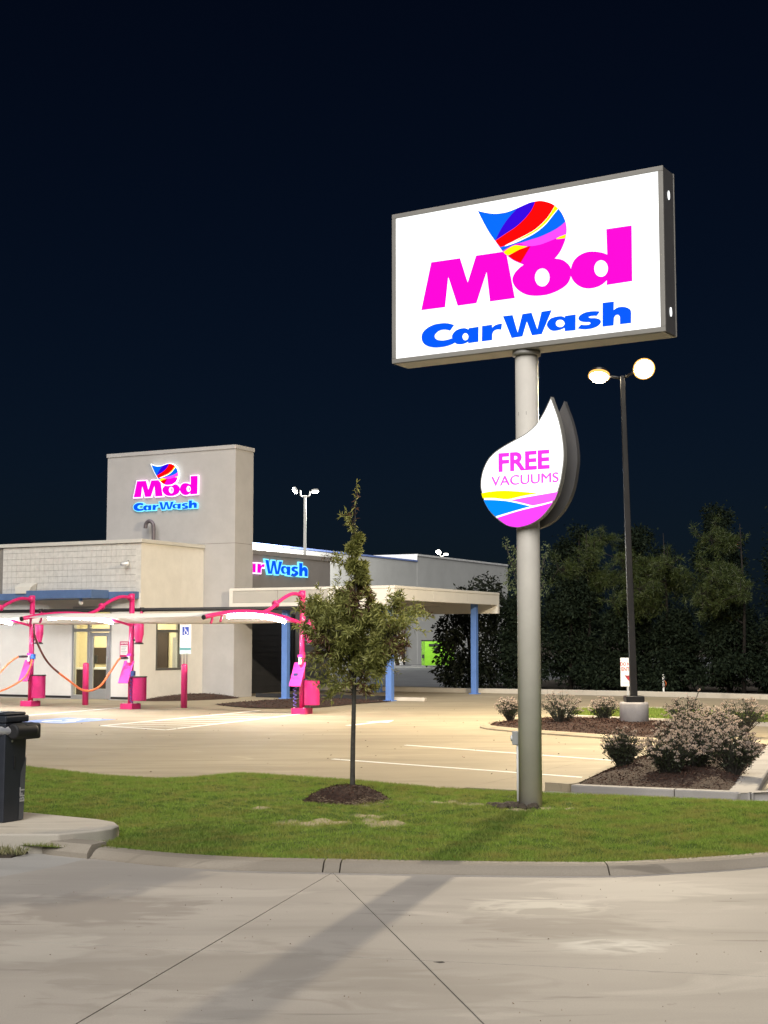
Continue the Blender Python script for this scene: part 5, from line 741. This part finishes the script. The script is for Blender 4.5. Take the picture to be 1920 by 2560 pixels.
VAC = [(-18.9, 'pink vacuum station nearest the young tree, its arm fully in view'), (-24.35, 'pink vacuum station between the glass door and the side window'), (-27.9, 'pink vacuum station to the left of the glass door, blue nozzle on its pole')]
vacs = [make_vac(lb, cl, lot(a, 31.15)) for (a, lb), cl in zip(VAC, (-1, 1, 0))]
make_vac('leftmost pink vacuum station, only its arm and light reaching into view', 0, lot(-31.4, 31.15))
b = MB(); b.box(.09, .2, -.14, -.04, 1.33, 1.47); b.build('air_nozzle', mat('blue_nozzle', (.06, .2, .75), .4), vacs[2], bevel=.01)
for i, (a0, a1, lb) in enumerate(((-24.30, -18.95, 'white fabric shade stretched from the middle vacuum arm to the right hand one'), (-27.85, -24.40, 'white fabric shade between the two vacuum arms in front of the door'), (-31.35, -27.95, 'white fabric shade cut off by the left edge of the view'))):
    V_ = []; F_ = []; na, ns = 9, 17
    for th in (.012, 0):
        for ia in range(na):
            for k in range(ns):
                u = ia / (na - 1); s = .22 + 3.9 * k / (ns - 1); V_.append(((a0 + (a1 - a0) * u) - a0, -s, arch_z(s) + .0 + th - .05 * 4 * u * (1 - u) * .6))
    I = lambda t_, ia, k: t_ * na * ns + ia * ns + k
    for t_ in (0, 1):
        for ia in range(na - 1):
            for k in range(ns - 1): F_.append([I(t_, ia, k), I(t_, ia + 1, k), I(t_, ia + 1, k + 1), I(t_, ia, k + 1)])
    for ia in range(na - 1):
        for k in (0, ns - 1): F_.append([I(0, ia, k), I(0, ia + 1, k), I(1, ia + 1, k), I(1, ia, k)])
    for k in range(ns - 1):
        for ia in (0, na - 1): F_.append([I(0, ia, k), I(0, ia, k + 1), I(1, ia, k + 1), I(1, ia, k)])
    b = MB(); b.add(V_, F_); o = b.build('shade_canopy', m_fabric, None, True); o.location = lot(a0, 31.15); o.rotation_euler = (0, 0, LOT); tag(o, lb, 'shade canopy', 'fabric shades over the vacuum bays')
pp = thing('vacuum_pipe', 'long black suction pipe running along the tops of the vacuum poles', 'pipe', lot(-18.5, 31.28), LOT)
b = MB(); b.tube([(0, 0, 2.69), (-14.5, 0, 2.69)], .05, 12); b.build('pipe', m_black, pp, True)
for x_ in (-.03, -5.6, -9.2): b = MB(); b.tube([(x_ - .05, 0, 2.69), (x_ + .05, 0, 2.69)], .066, 14); b.build('pipe_collar', m_black, pp, True)
for x_ in (-.15, -5.6, -9.15): b = MB(); b.tube(catmull([(x_, 0, 2.66), (x_, -.06, 2.56), (x_ , -.12, 2.45), (x_, -.13, 2.36)], 4), .04, 10); b.build('drop_pipe', m_dpink, pp, True)
def hose(lb, pts, split, mats, nozzle=None):
    pts = [Vector(p) for p in pts]; c = catmull(pts, 10); t = thing('vacuum_hose', lb, 'hose', (c[0].x, c[0].y, 0), 0, 'orange vacuum hoses'); o_ = Vector((c[0].x, c[0].y, 0)); k = int(len(c) * split)
    if split > 0: b = MB(); b.tube([q - o_ for q in c[:k + 1]], .027, 10); b.build('upper_hose', mats[0], t, True)
    b = MB(); b.tube([q - o_ for q in c[k:]], .0275, 10); b.build('hose', mats[1], t, True)
    if nozzle: n0, n1 = c[-1] - o_, Vector(nozzle) - o_; b = MB(); b.tube([n0, n0.lerp(n1, .5), n1], [.03, .036, .028], 10); b.build('nozzle', m_black, t, True)
def vp_(a, x, y, z): return lot(a + x, 31.15 + y, z)
hose('hose looping from the shade arm down past the glass door to the middle station', [vp_(-24.35, 0, -3.9, 2.27), vp_(-24.3, -.02, -3.85, 1.9), vp_(-24.4, .1, -3.4, 1.3), vp_(-24.3, .1, -2.7, .83), vp_(-24.35, -.1, -1.8, .55), vp_(-24.4, -.15, -1.1, .62), vp_(-24.4, -.2, -.6, .98), vp_(-24.4, -.1, -.42, 1.28), vp_(-24.4, -.06, -.32, 1.38)], .32, (m_hose_dark, m_orange), vp_(-24.35, -.02, -.12, 1.38))
hose('hose rising to the black nozzle of the left station', [vp_(-27.9, 0, -3.9, 2.27), vp_(-27.95, 0, -3.6, 1.4), vp_(-27.95, -.2, -2.6, .6), vp_(-27.9, -.4, -1.7, .48), vp_(-27.9, -.4, -1.1, .75), vp_(-27.9, -.28, -.6, 1.22), vp_(-27.9, -.12, -.4, 1.4)], .3, (m_hose_dark, m_orange), vp_(-27.9, -.04, -.12, 1.4))
hose('low slack hose sagging to the left from the blue nozzle', [vp_(-31.3, .1, -2.8, .6), vp_(-29.6, .0, -1.6, .32), vp_(-28.6, .1, -.9, .38), vp_(-28.0, .08, -.4, .72), vp_(-27.85, .05, -.18, 1.05), vp_(-27.83, .06, -.1, 1.35)], 0, (m_orange, m_orange))
# bollards and the accessible bay sign
for lb, x_, y_ in (('plain pink bollard standing in front of the glass door', -8.62, 41.3), ('pink bollard with the blue accessible parking sign rising from it', -5.52, 39.5), ('pink bollard cut by the left edge of the view', -11.6, 42.8)):
    t = thing('bollard', lb, 'bollard', (x_, y_, 0), 0, 'pink bollards before the building'); b = MB(); b.lathe(0, 0, [(.088, -.05), (.088, 1.16), (.08, 1.19), (.04, 1.21), (.004, 1.212)], 24); b.build('post', m_pink, t, True)
ps = thing('parking_sign', 'white accessible parking sign with a blue wheelchair square on thin posts above a bollard', 'sign', (-5.50, 39.5, 1.2), R(8))
b = MB()
b.box(-.155, .155, -.012, -.004, .47, 1.14); pl = b.build('sign_plate', m_white, ps, bevel=.003); b = MB(); b.box(-.09, .09, -.017, -.0125, .80, 1.03); b.build('blue_square', mat('sign_blue', (.02, .06, .35), .4), pl)
wheelchair(pl, Matrix.Translation((-.01, -.019, .905)) @ UP, m_white, .155)
stand('print', text_mesh('RESERVED', .055, .001, .001), m_grey, pl, 0, -.0135, 1.09); stand('print', text_mesh('PARKING', .05, .001, .001), m_grey, pl, 0, -.0135, .745)
stand('print', text_mesh('MAXIMUM', .052, .002, .001), m_grey, pl, 0, -.0135, .69); stand('print', text_mesh('PENALTY', .052, .002, .001), m_grey, pl, 0, -.0135, .63); stand('print', text_mesh('$250', .052, .002, .001), m_grey, pl, 0, -.0135, .57)
b = MB(); b.box(-.155, .155, -.012, -.004, .28, .465); p2 = b.build('sign_plate', mat('pale_cyan_plate', (.55, .74, .76), .45), ps, bevel=.003, label='small pale cyan plate below'); b = MB(); b.box(-.15, .15, -.017, -.0125, .385, .455); b.build('band', mat('teal_band', (.10, .28, .30), .5), p2); stand('print', text_mesh('VAN', .045, .001, .001), m_grey, p2, 0, -.0135, .35); stand('print', text_mesh('ACCESSIBLE', .042, .001, .001), m_grey, p2, 0, -.0135, .305)
for x_ in (-.12, -.035, .045): b = MB(); b.tube([(x_, .004, -.02), (x_, .004, 1.17)], .014, 8); b.build('post', m_galv, ps, True)
# do not enter sign
dn = thing('no_entry_sign', 'white sign with red capitals and leaf emblem half hidden by the dark lamp post', 'sign', (7.61, 44.6, 0), R(-6))
b = MB(); b.box(-.035, .035, -.0, .05, -.1, 1.29); b.build('post', m_galv, dn); b = MB(); b.box(-.225, .225, -.02, -.002, .42, 1.31); db = b.build('board', m_white, dn, bevel=.004)
m_redp = mat('red_print', (.55, .02, .03), .5)
stand('lettering', text_mesh('DO NOT', .14, .004, .001, .80), m_redp, db, 0, -.022, 1.11); stand('lettering', text_mesh('ENTER', .165, .004, .001, .82), m_redp, db, 0, -.022, .95)
lx = LG['drop'][0]; k_ = .2 / (max(lx[1::2]) - min(lx[1::2])); stand('emblem', shape_mesh(LG['drop'], .001, 0, k_, min(lx[0::2]), min(lx[1::2])), mat('dark_red_print', (.28, .02, .04), .5), db, -.10, -.022, .58)
for kk, mm_ in (('red', m_redp), ('red_b', m_redp)): stand('emblem_stripe', shape_mesh(LG[kk], .001, 0, k_, min(lx[0::2]), min(lx[1::2])), mm_, db, -.10, -.0245, .58)
b = MB(); b.box(-.17, .17, -.0235, -.0205, .52, .535); b.build('print_line', m_grey, db)
st = thing('survey_stake', 'short white stake with a ribbon at the far kerb before the dark trees', 'stake', (9.3, 47.6, .1)); b = MB(); b.box(-.03, .03, -.015, .015, -.1, .62); b.build('stake', m_white, st); b = MB(); b.tube(catmull([(.03, 0, .42), (.09, -.01, .34), (.07, 0, .2)], 4), .012, 6); b.build('ribbon', m_orange, st)

# ------------------------------------------------------------------ barrier gate on the pad
gt = thing('barrier_gate', 'dark barrier gate cabinet with a silver boom, cut by the left edge of the view', 'barrier gate', (-3.59, 13.58, .17), math.atan2(.879, .476))
m_cab = mat('cabinet_charcoal', (.022, .026, .036), .45, var=.15, scale=5, spec=.5); m_cab2 = mat('cabinet_grey_trim', (.10, .105, .115), .45, var=.1)
b = MB(); v_ = [(0, 0, 0), (.273, 0, 0), (.273, .36, 0), (0, .36, 0), (-.005, -.01, .93), (.295, -.01, .93), (.295, .37, .93), (-.005, .37, .93)]
b.add(v_, [[3, 2, 1, 0], [4, 5, 6, 7], [0, 1, 5, 4], [1, 2, 6, 5], [2, 3, 7, 6], [3, 0, 4, 7]]); bdy = b.build('cabinet', m_cab, gt, bevel=.012)
b = MB(); b.box(-.012, .31, -.02, .38, .934, 1.0); b.prism([(0, 0), (.29, 0), (.29, .36), (0, .36)], 1.0, 1.03); b.build('lid', m_cab, gt, bevel=.018)
b = MB(); b.add([(.205, -.004, .01), (.27, -.004, .01), (.288, -.012, .62), (.262, -.012, .56), (.215, -.009, .45)], [[0, 1, 2, 3, 4]]); b.add([(.205, .01, .01), (.27, .01, .01), (.288, .01, .62), (.262, .01, .56), (.215, .01, .45)], [[4, 3, 2, 1, 0]]); b.build('trim_panel', m_cab2, bdy)
me = text_mesh('BFT', .085, .002, .001, 1.0); me.transform(Matrix.Rotation(R(90), 4, 'Z')); stand('letter', me, mat('silver_print', (.5, .5, .5), .4), bdy, .243, -.0105, .245)
b = MB(); b.box(.12, .135, -.014, -.008, .5, .62); b.build('slot', m_black, bdy); b = MB(); b.tube([(.09, -.012, .76), (.09, -.006, .76)], .012, 10); b.build('lock', m_galv, bdy)
hubp = Vector((.16, -.1, .855))
b = MB(); b.tube([(.02, -.07, .855), (.30, -.07, .855), (.33, -.07, .855)], [.075, .08, .05], 16); b.box(.14, .36, -.13, -.02, .775, .925); hb = b.build('boom_hub', m_black, gt, bevel=.025)
bo = MB(); d1 = Vector((-1.0, .35, 0)).normalized(); inv = Matrix.Rotation(-math.atan2(.879, .476), 4, 'Z'); dl = inv @ Vector((-.995, -.05, 0))
p0 = Vector((.10, -.11, .86)); bo.tube([p0, p0 + dl * 3.2], .042, 16); bo.build('boom', mat('boom_silver', (.62, .63, .66), .3, .5, var=.05), gt, True)

# ------------------------------------------------------------------ the big store behind
SA = -47.95
sb = thing('store_building', 'long plain grey store with a stepped parapet behind the car wash', 'building', lot(SA, 93), LOT)
m_store = mat('store_stucco', (.52, .525, .51), .85, var=.05, scale=.7, bump=.2, bscale=40); m_coping = mat('white_coping', (.75, .75, .74), .45)
def spart(name, boxes, m, bevel=.01):
    b = MB()
    for a0, a1, b0, b1, z0, z1 in boxes: b.box(a0 - SA, a1 - SA, b0 - 93, b1 - 93, z0, z1)
    return b.build(name, m, sb, bevel=bevel)
spart('wall', [(-75, SA, 69, 95.6, -.1, 7.68)], m_store); spart('wall', [(-75, SA + .01, 95.6, 113, -.1, 8.12)], m_store)
spart('coping', [(-75, SA + .06, 69, 95.59, 7.68, 7.80)], mat('blue_coping', (.2, .28, .6), .4)); spart('coping', [(-75, SA + .07, 95.55, 113, 8.12, 8.27)], m_coping); spart('parapet_return', [(-75, SA + .06, 95.5, 95.598, 7.8, 8.12)], m_coping)
b = MB(); b.tube([(.1, .15, 0), (.1, .15, 3.6)], .12, 10); b.build('downspout', m_brown, sb, True)
for k in range(3):
    t = thing('leaning_board', ('first pale board leaning on the far store wall, furthest from the pipe', 'dark board leaning between two pale ones on the far store wall', 'short pale board leaning on the far store wall nearest the pipe')[k], 'board', lot(SA + .35, 91.2 + k * .6), LOT + R(90), 'boards leaning on the store wall'); b = MB(); b.box(-.22, .22, 0, .05, 0, 1.3 - .1 * k, Matrix.Rotation(R(-14), 4, 'X')); b.build('board', m_white if k != 1 else m_brown, t)
dp = thing('dumpster', 'bright green dumpster with a dark lid half behind the bushy dark tree', 'dumpster', (2.72, 95.2, 0), LOT + R(35))
m_lime = mat('lime_paint', (.22, .52, .03), .5, var=.1, scale=4)
b = MB(); b.add([(0, 0, .12), (2.0, 0, .12), (2.0, 1.5, .12), (0, 1.5, .12), (0, -.18, 1.0), (2.0, -.18, 1.0), (2.0, 1.5, 1.0), (0, 1.5, 1.0), (0, -.1, 1.75), (2, -.1, 1.75), (2, 1.5, 1.75), (0, 1.5, 1.75)], [[3, 2, 1, 0], [0, 1, 5, 4], [1, 2, 6, 5], [2, 3, 7, 6], [3, 0, 4, 7], [4, 5, 9, 8], [5, 6, 10, 9], [6, 7, 11, 10], [7, 4, 8, 11], [8, 9, 10, 11]]); b.build('body', m_lime, dp, bevel=.02)
b = MB(); b.box(-.04, 2.04, -.14, 1.54, 1.755, 1.82); b.build('lid', m_black, dp, bevel=.02); b = MB(); b.box(.25, 1.75, -.2, -.12, 1.42, 1.56); b.build('slot', m_black, dp); b = MB(); b.box(.6, .95, -.2, -.15, .95, 1.3); b.build('window', m_black, dp); b = MB(); b.box(-.12, -.002, .2, .5, .6, .85); b.build('fork_pocket', m_black, dp)
for x_ in (.15, 1.85): b = MB(); b.tube([(x_ - .04, .2, .08), (x_ + .04, .2, .08)], .085, 12); b.build('wheel', m_black, dp)
# ------------------------------------------------------------------ plants
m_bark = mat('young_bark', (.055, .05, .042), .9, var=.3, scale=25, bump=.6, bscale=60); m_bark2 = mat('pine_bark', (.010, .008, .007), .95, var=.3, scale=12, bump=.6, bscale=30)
m_oak = leafmat('oak_leaf', (.17, .19, .05), (.45, .44, .14), .5, .3); m_oakd = leafmat('oak_leaf_red', (.09, .045, .03), (.16, .09, .05), .5, .3)
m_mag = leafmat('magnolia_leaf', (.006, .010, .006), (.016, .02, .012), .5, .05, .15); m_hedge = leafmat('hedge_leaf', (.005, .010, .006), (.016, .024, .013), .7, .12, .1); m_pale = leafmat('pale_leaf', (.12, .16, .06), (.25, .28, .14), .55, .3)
m_needle = leafmat('pine_needle', (.02, .035, .009), (.06, .08, .022), .5, .2); m_bl = leafmat('shrub_leaf', (.018, .026, .012), (.05, .06, .028), .5, .2); m_fl = leafmat('dried_flower', (.34, .25, .21), (.74, .64, .55), .8, .35, .1)

# young willow oak on its mound
ok = thing('young_tree', 'young narrow leaved tree with a thin dark trunk in a mulch mound on the lawn', 'tree', (-.36, 16.6, 0))
TR = [(-.005, 0, .1), (.0, 0, .6), (.01, .0, 1.1), (.02, .01, 1.7), (.03, .0, 2.3), (.035, 0, 2.8), (.02, 0, 3.2), (.03, 0, 3.5), (.035, 0, 3.72)]
tc = catmull(TR, 5); b = MB(); b.tube(tc, list(np.interp([q.z for q in tc], [.1, .3, 1, 2, 3, 3.72], [.036, .029, .026, .019, .009, .003])), 12); b.build('trunk', m_bark, ok, True)
def trunk_at(z): return np.array([np.interp(z, [p[2] for p in TR], [p[i] for p in TR]) for i in (0, 1)] + [z])
prof_z = [1.1, 1.25, 1.4, 1.6, 1.85, 2.1, 2.35, 2.6, 2.82, 3.05, 3.25]; prof_r = [.28, .48, .62, .72, .68, .50, .36, .23, .15, .1, .07]
bm = MB(); LP, LD = [], []
def shoot(p, d, L, r, depth):
    n = 7; pts = [p]; q = p.copy(); dd = d / np.linalg.norm(d)
    for i in range(n):
        dd = dd + rng.normal(0, .10, 3) + np.array([0, 0, .05]); dd /= np.linalg.norm(dd); q = q + dd * L / n; pts.append(q.copy())
    bm.tube([tuple(x) for x in pts], list(np.linspace(r, r * .3, n + 1)), 5)
    for i in range(1, n + 1):
        if depth > 0 and i >= 2:
            for _ in range(2 if depth == 2 and i % 2 else 1):
                sd = dd + rng.normal(0, .75, 3); shoot(pts[i], sd, L * rng.uniform(.3, .5), r * .45, depth - 1)
        if depth < 2:
            k = 3 if depth == 0 else 1
            for _ in range(k):
                t = rng.random(); base = pts[i - 1] * (1 - t) + pts[i] * t; LP.append(base); LD.append(dd * .5 + rng.normal(0, .75, 3))
for k in range(37):
    z = rng.uniform(1.28, 3.0) if k > 15 else rng.uniform(1.25, 1.85); az = k * 2.4 + rng.normal(0, .4); rr = float(np.interp(z + .2, prof_z, prof_r)) * rng.uniform(.75, 1.15); up = rng.uniform(.5, 1.1) if z > 1.4 else rng.uniform(.2, .6)
    d = np.array([math.cos(az), math.sin(az), up]); shoot(trunk_at(z), d, rr * math.hypot(1, up) * .70, .009, 2)
for z, az, L, up in ((2.05, 2.9, .5, .6), (2.55, 3.0, .36, .9), (1.6, .1, .6, .25), (1.75, .0, .68, .35), (3.05, 2.9, .28, 1.9), (2.75, 2.6, .3, .35), (1.35, 3.2, .5, .05), (1.28, 2.6, .36, -.1), (1.3, .4, .25, .0)):
    shoot(trunk_at(z), np.array([math.cos(az), math.sin(az) * .3, up]), L, .006, 1)
for z in np.linspace(2.9, 3.72, 34): 
    for _ in range(2 if z < 3.5 else 4): LP.append(trunk_at(z)); LD.append(rng.normal(0, .8, 3) + np.array([0, 0, .3]))
bm.build('branches', m_bark, ok, True)
LP, LD = np.array(LP), np.array(LD); ln = rng.uniform(.05, .095, len(LP)); redm = (np.sin(LP[:, 0] * 7 + 1) * np.sin(LP[:, 2] * 6) + rng.normal(0, .35, len(LP))) > .75
for nm_, msk, mm_ in (('leaves', ~redm, m_oak), ('russet_leaves', redm, m_oakd)): V, F = leaves(LP[msk], LD[msk], ln[msk], ln[msk] * .2, .25); link(nm_, npmesh(nm_, V, F, mm_), ok, stuff=True)

def crown(clumps, N, L, W, m, parent, name='crown', shell=.55, fold=.2, droop=0):
    C = np.array([c[:3] for c in clumps]); Rr = np.array([c[3:6] for c in clumps]); vol = Rr.prod(1) ** .67; pick = rng.choice(len(C), N, p=vol / vol.sum())
    u = unit(rng.normal(size=(N, 3))); rad = (shell + (1 - shell) * rng.random((N, 1))) ** .8 * (1 + .12 * rng.normal(size=(N, 1)))
    P = C[pick] + u * rad * Rr[pick]; D = u * .6 + rng.normal(0, .7, (N, 3)) + np.array([0, 0, -droop]); l_ = rng.uniform(.7, 1.2, N) * L
    V, F = leaves(P, D, l_, l_ * W, fold); return link(name, npmesh(name, V, F, m), parent, stuff=True)
def limbs(parent, base_r, H, ends, m):
    b = MB(); b.tube([(0, 0, -.1), (.03, 0, H * .4), (0, .04, H * .8)], [base_r, base_r * .7, base_r * .3], 10)
    for e in ends: b.tube(catmull([(0, 0, H * .25), (e[0] * .5, e[1] * .5, H * .25 + (e[2] - H * .25) * .6), e], 4), [base_r * .35] * 8 + [base_r * .12], 6)
    b.build('trunk', m, parent, True)
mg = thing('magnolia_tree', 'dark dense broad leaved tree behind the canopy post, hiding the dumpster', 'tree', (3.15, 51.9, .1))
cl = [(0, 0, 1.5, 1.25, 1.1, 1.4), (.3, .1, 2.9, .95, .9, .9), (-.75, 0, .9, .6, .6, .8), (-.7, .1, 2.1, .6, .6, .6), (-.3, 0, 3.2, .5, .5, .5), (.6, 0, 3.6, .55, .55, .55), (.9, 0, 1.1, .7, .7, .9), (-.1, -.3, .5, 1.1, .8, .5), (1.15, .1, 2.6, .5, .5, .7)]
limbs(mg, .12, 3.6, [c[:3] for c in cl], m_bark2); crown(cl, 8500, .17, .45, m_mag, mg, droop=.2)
pt = thing('slender_tree', 'pale green slender tree showing either side of the round sign pole', 'tree', (6.3, 62, .1))
cl = [(-.55, 0, 4.4, .5, .5, .7), (.75, 0, 4.5, .35, .35, .9), (-.65, 0, 5.4, .25, .25, .5), (.8, 0, 5.6, .2, .2, .4), (0, 0, 3.6, .6, .5, .7), (-1.0, 0, 6.0, .12, .12, .3)]
limbs(pt, .08, 5.6, [c[:3] for c in cl], m_bark); crown(cl, 1500, .13, .4, m_pale, pt)
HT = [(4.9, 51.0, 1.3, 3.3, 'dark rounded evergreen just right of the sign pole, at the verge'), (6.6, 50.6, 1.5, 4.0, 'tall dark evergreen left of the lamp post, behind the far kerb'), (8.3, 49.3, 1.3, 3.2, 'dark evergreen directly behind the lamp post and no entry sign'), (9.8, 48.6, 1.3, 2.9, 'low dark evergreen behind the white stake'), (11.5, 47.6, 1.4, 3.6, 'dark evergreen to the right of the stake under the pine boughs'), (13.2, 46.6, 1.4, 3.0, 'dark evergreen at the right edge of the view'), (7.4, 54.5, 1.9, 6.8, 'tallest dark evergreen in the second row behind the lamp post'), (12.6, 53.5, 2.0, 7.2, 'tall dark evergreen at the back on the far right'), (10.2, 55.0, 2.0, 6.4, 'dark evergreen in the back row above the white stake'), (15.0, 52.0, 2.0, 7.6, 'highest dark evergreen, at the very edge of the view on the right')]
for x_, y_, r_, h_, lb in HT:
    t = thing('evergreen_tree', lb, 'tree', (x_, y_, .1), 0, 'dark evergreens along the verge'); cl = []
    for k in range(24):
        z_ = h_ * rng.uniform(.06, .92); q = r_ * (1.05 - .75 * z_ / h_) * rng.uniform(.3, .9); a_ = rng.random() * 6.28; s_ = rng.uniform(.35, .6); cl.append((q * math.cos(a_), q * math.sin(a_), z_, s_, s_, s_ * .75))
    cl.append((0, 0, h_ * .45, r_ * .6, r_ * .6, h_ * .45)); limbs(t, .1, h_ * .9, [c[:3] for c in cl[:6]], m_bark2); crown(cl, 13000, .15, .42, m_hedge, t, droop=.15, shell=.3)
def pine(x, y, h, bough_list, lb):
    t = thing('pine_tree', lb, 'tree', (x, y, .1), 0, 'pines beyond the lot'); b = MB(); b.tube([(0, 0, -.1), (.08, 0, h * .5), (0, .05, h)], [.075, .045, .01], 10)
    LPn, LDn, LL = [], [], []
    for (az, z0, L, rise) in bough_list:
        pts = catmull([(0, 0, z0), (math.cos(az) * L * .5, math.sin(az) * L * .5, z0 + rise * .7), (math.cos(az) * L, math.sin(az) * L, z0 + rise)], 6); b.tube(pts, list(np.linspace(.04, .012, len(pts))), 6)
        for i in range(3, len(pts)):
            for _ in range(3):
                side = Vector(rng.normal(0, .28, 3)) * (i / len(pts)); tip = pts[i] + side; b.tube([pts[i], tip], [.012, .008], 4)
                for _t in range(3):
                    c = np.array(tip) + rng.normal(0, .07, 3); n = 20; dirs = unit(rng.normal(size=(n, 3)) + np.array([0, 0, .15]))
                    LPn += [c] * n; LDn += list(dirs); LL += list(rng.uniform(.13, .24, n))
    b.build('trunk', m_bark2, t, True); LL = np.array(LL); V, F = leaves(np.array(LPn), np.array(LDn), LL, .014, .12); link('crown', npmesh('crown', V, F, m_needle), t, stuff=True)
def boughs(n, z0, z1, L0, L1, a0=0, a1=6.28): return [(rng.uniform(a0, a1), rng.uniform(z0, z1), rng.uniform(L0, L1), rng.uniform(-.5, .45)) for _ in range(n)]
pine(9.55, 48.4, 5.4, boughs(8, 2.7, 4.4, 1.0, 1.9, 2.4, 5.2) + boughs(3, 3.5, 5.2, .7, 1.2), 'pine with lit hanging boughs to the right of the lamp post')
pine(11.8, 46.9, 5.6, boughs(7, 2.2, 4.4, .9, 1.8, 2.2, 5) + boughs(3, 4, 5.3, .7, 1.2), 'rightmost pine, its boughs reaching in from the edge of the view')
pine(7.2, 50.4, 5.6, boughs(6, 3.4, 5.2, .8, 1.3), 'dim pine close to the left of the lamp post')

BU = [(2.78, 31.7, .33, .42, 'small flowering shrub mostly hidden behind the round sign pole'), (3.72, 30.1, .48, .56, 'round flowering shrub between the sign pole and the lamp base'), (4.82, 31.3, .36, .44, 'flowering shrub tucked against the left of the round concrete base'), (6.15, 29.2, .48, .5, 'spreading flowering shrub right of the round concrete base, a long stem poking up'), (6.95, 27.7, .55, .55, 'flowering shrub furthest to the right, cut by the edge of the view'),
      (3.28, 19.75, .30, .46, 'dark open shrub at the left tip of the near mulch island'), (3.72, 18.75, .42, .48, 'front left flowering shrub in the near mulch island'), (4.18, 19.3, .42, .56, 'middle flowering shrub in the front row of the near island'), (4.62, 18.95, .40, .52, 'front right flowering shrub beside the island corner'), (4.5, 21.4, .5, .58, 'flowering shrub in the second row of the near island'), (5.15, 22.7, .55, .56, 'wide flowering shrub further back on the near island'), (5.75, 24.9, .5, .5, 'rear flowering shrub at the far end of the near island')]
for x_, y_, r_, h_, lb in BU:
    t = thing('flowering_shrub', lb, 'shrub', (x_, y_, .12), 0, 'flowering shrubs in the mulch islands'); near = y_ < 26
    nst = 150 if near else 100; a = rng.random(nst) * 6.28; q = np.sqrt(rng.random(nst)); ex = np.stack([np.cos(a) * q * r_, np.sin(a) * q * r_, h_ * (.35 + .65 * np.sqrt(np.clip(1 - q ** 2 * .85, 0, 1))) * rng.uniform(.72, 1.25, nst)], 1)
    if 'long stem' in lb: ex[0] = (.28, 0, .72); ex[1] = (.3, .02, .74)
    b = MB()
    for e in ex: b.tube([(e[0] * .15, e[1] * .15, -.02), (e[0] * .55, e[1] * .55, e[2] * .6), tuple(e)], [.006, .004, .003], 4, False)
    b.build('stems', m_bark, t)
    NL = 1900 if near else 1200; st_ = rng.integers(0, nst, NL); f_ = rng.uniform(.3, .97, NL)[:, None]; P = ex[st_] * (f_ ** .9) * np.array([1, 1, 1]) + rng.normal(0, .025, (NL, 3)); P[:, 2] = np.abs(P[:, 2]); D = unit(ex[st_]) * .4 + rng.normal(0, .7, (NL, 3)) + np.array([0, 0, .2])
    V, F = leaves(P, D, rng.uniform(.03, .06, NL), rng.uniform(.014, .024, NL), .15); link('foliage', npmesh('foliage', V, F, m_bl), t, stuff=True)
    NF = 26; sel = ex if 'dark open' not in lb else ex[::3]; c = np.repeat(sel, NF, 0); u = unit(rng.normal(size=(len(c), 3))); u[:, 2] = np.abs(u[:, 2]) * .8 - .15; rad = np.repeat(rng.uniform(.02, .04, len(sel)), NF)[:, None]
    V, F = leaves(c + u * rad * .6, u + rng.normal(0, .5, u.shape), rng.uniform(.012, .022, len(c)), rng.uniform(.010, .016, len(c)), 0); link('flowers', npmesh('flowers', V, F, m_fl), t, stuff=True)
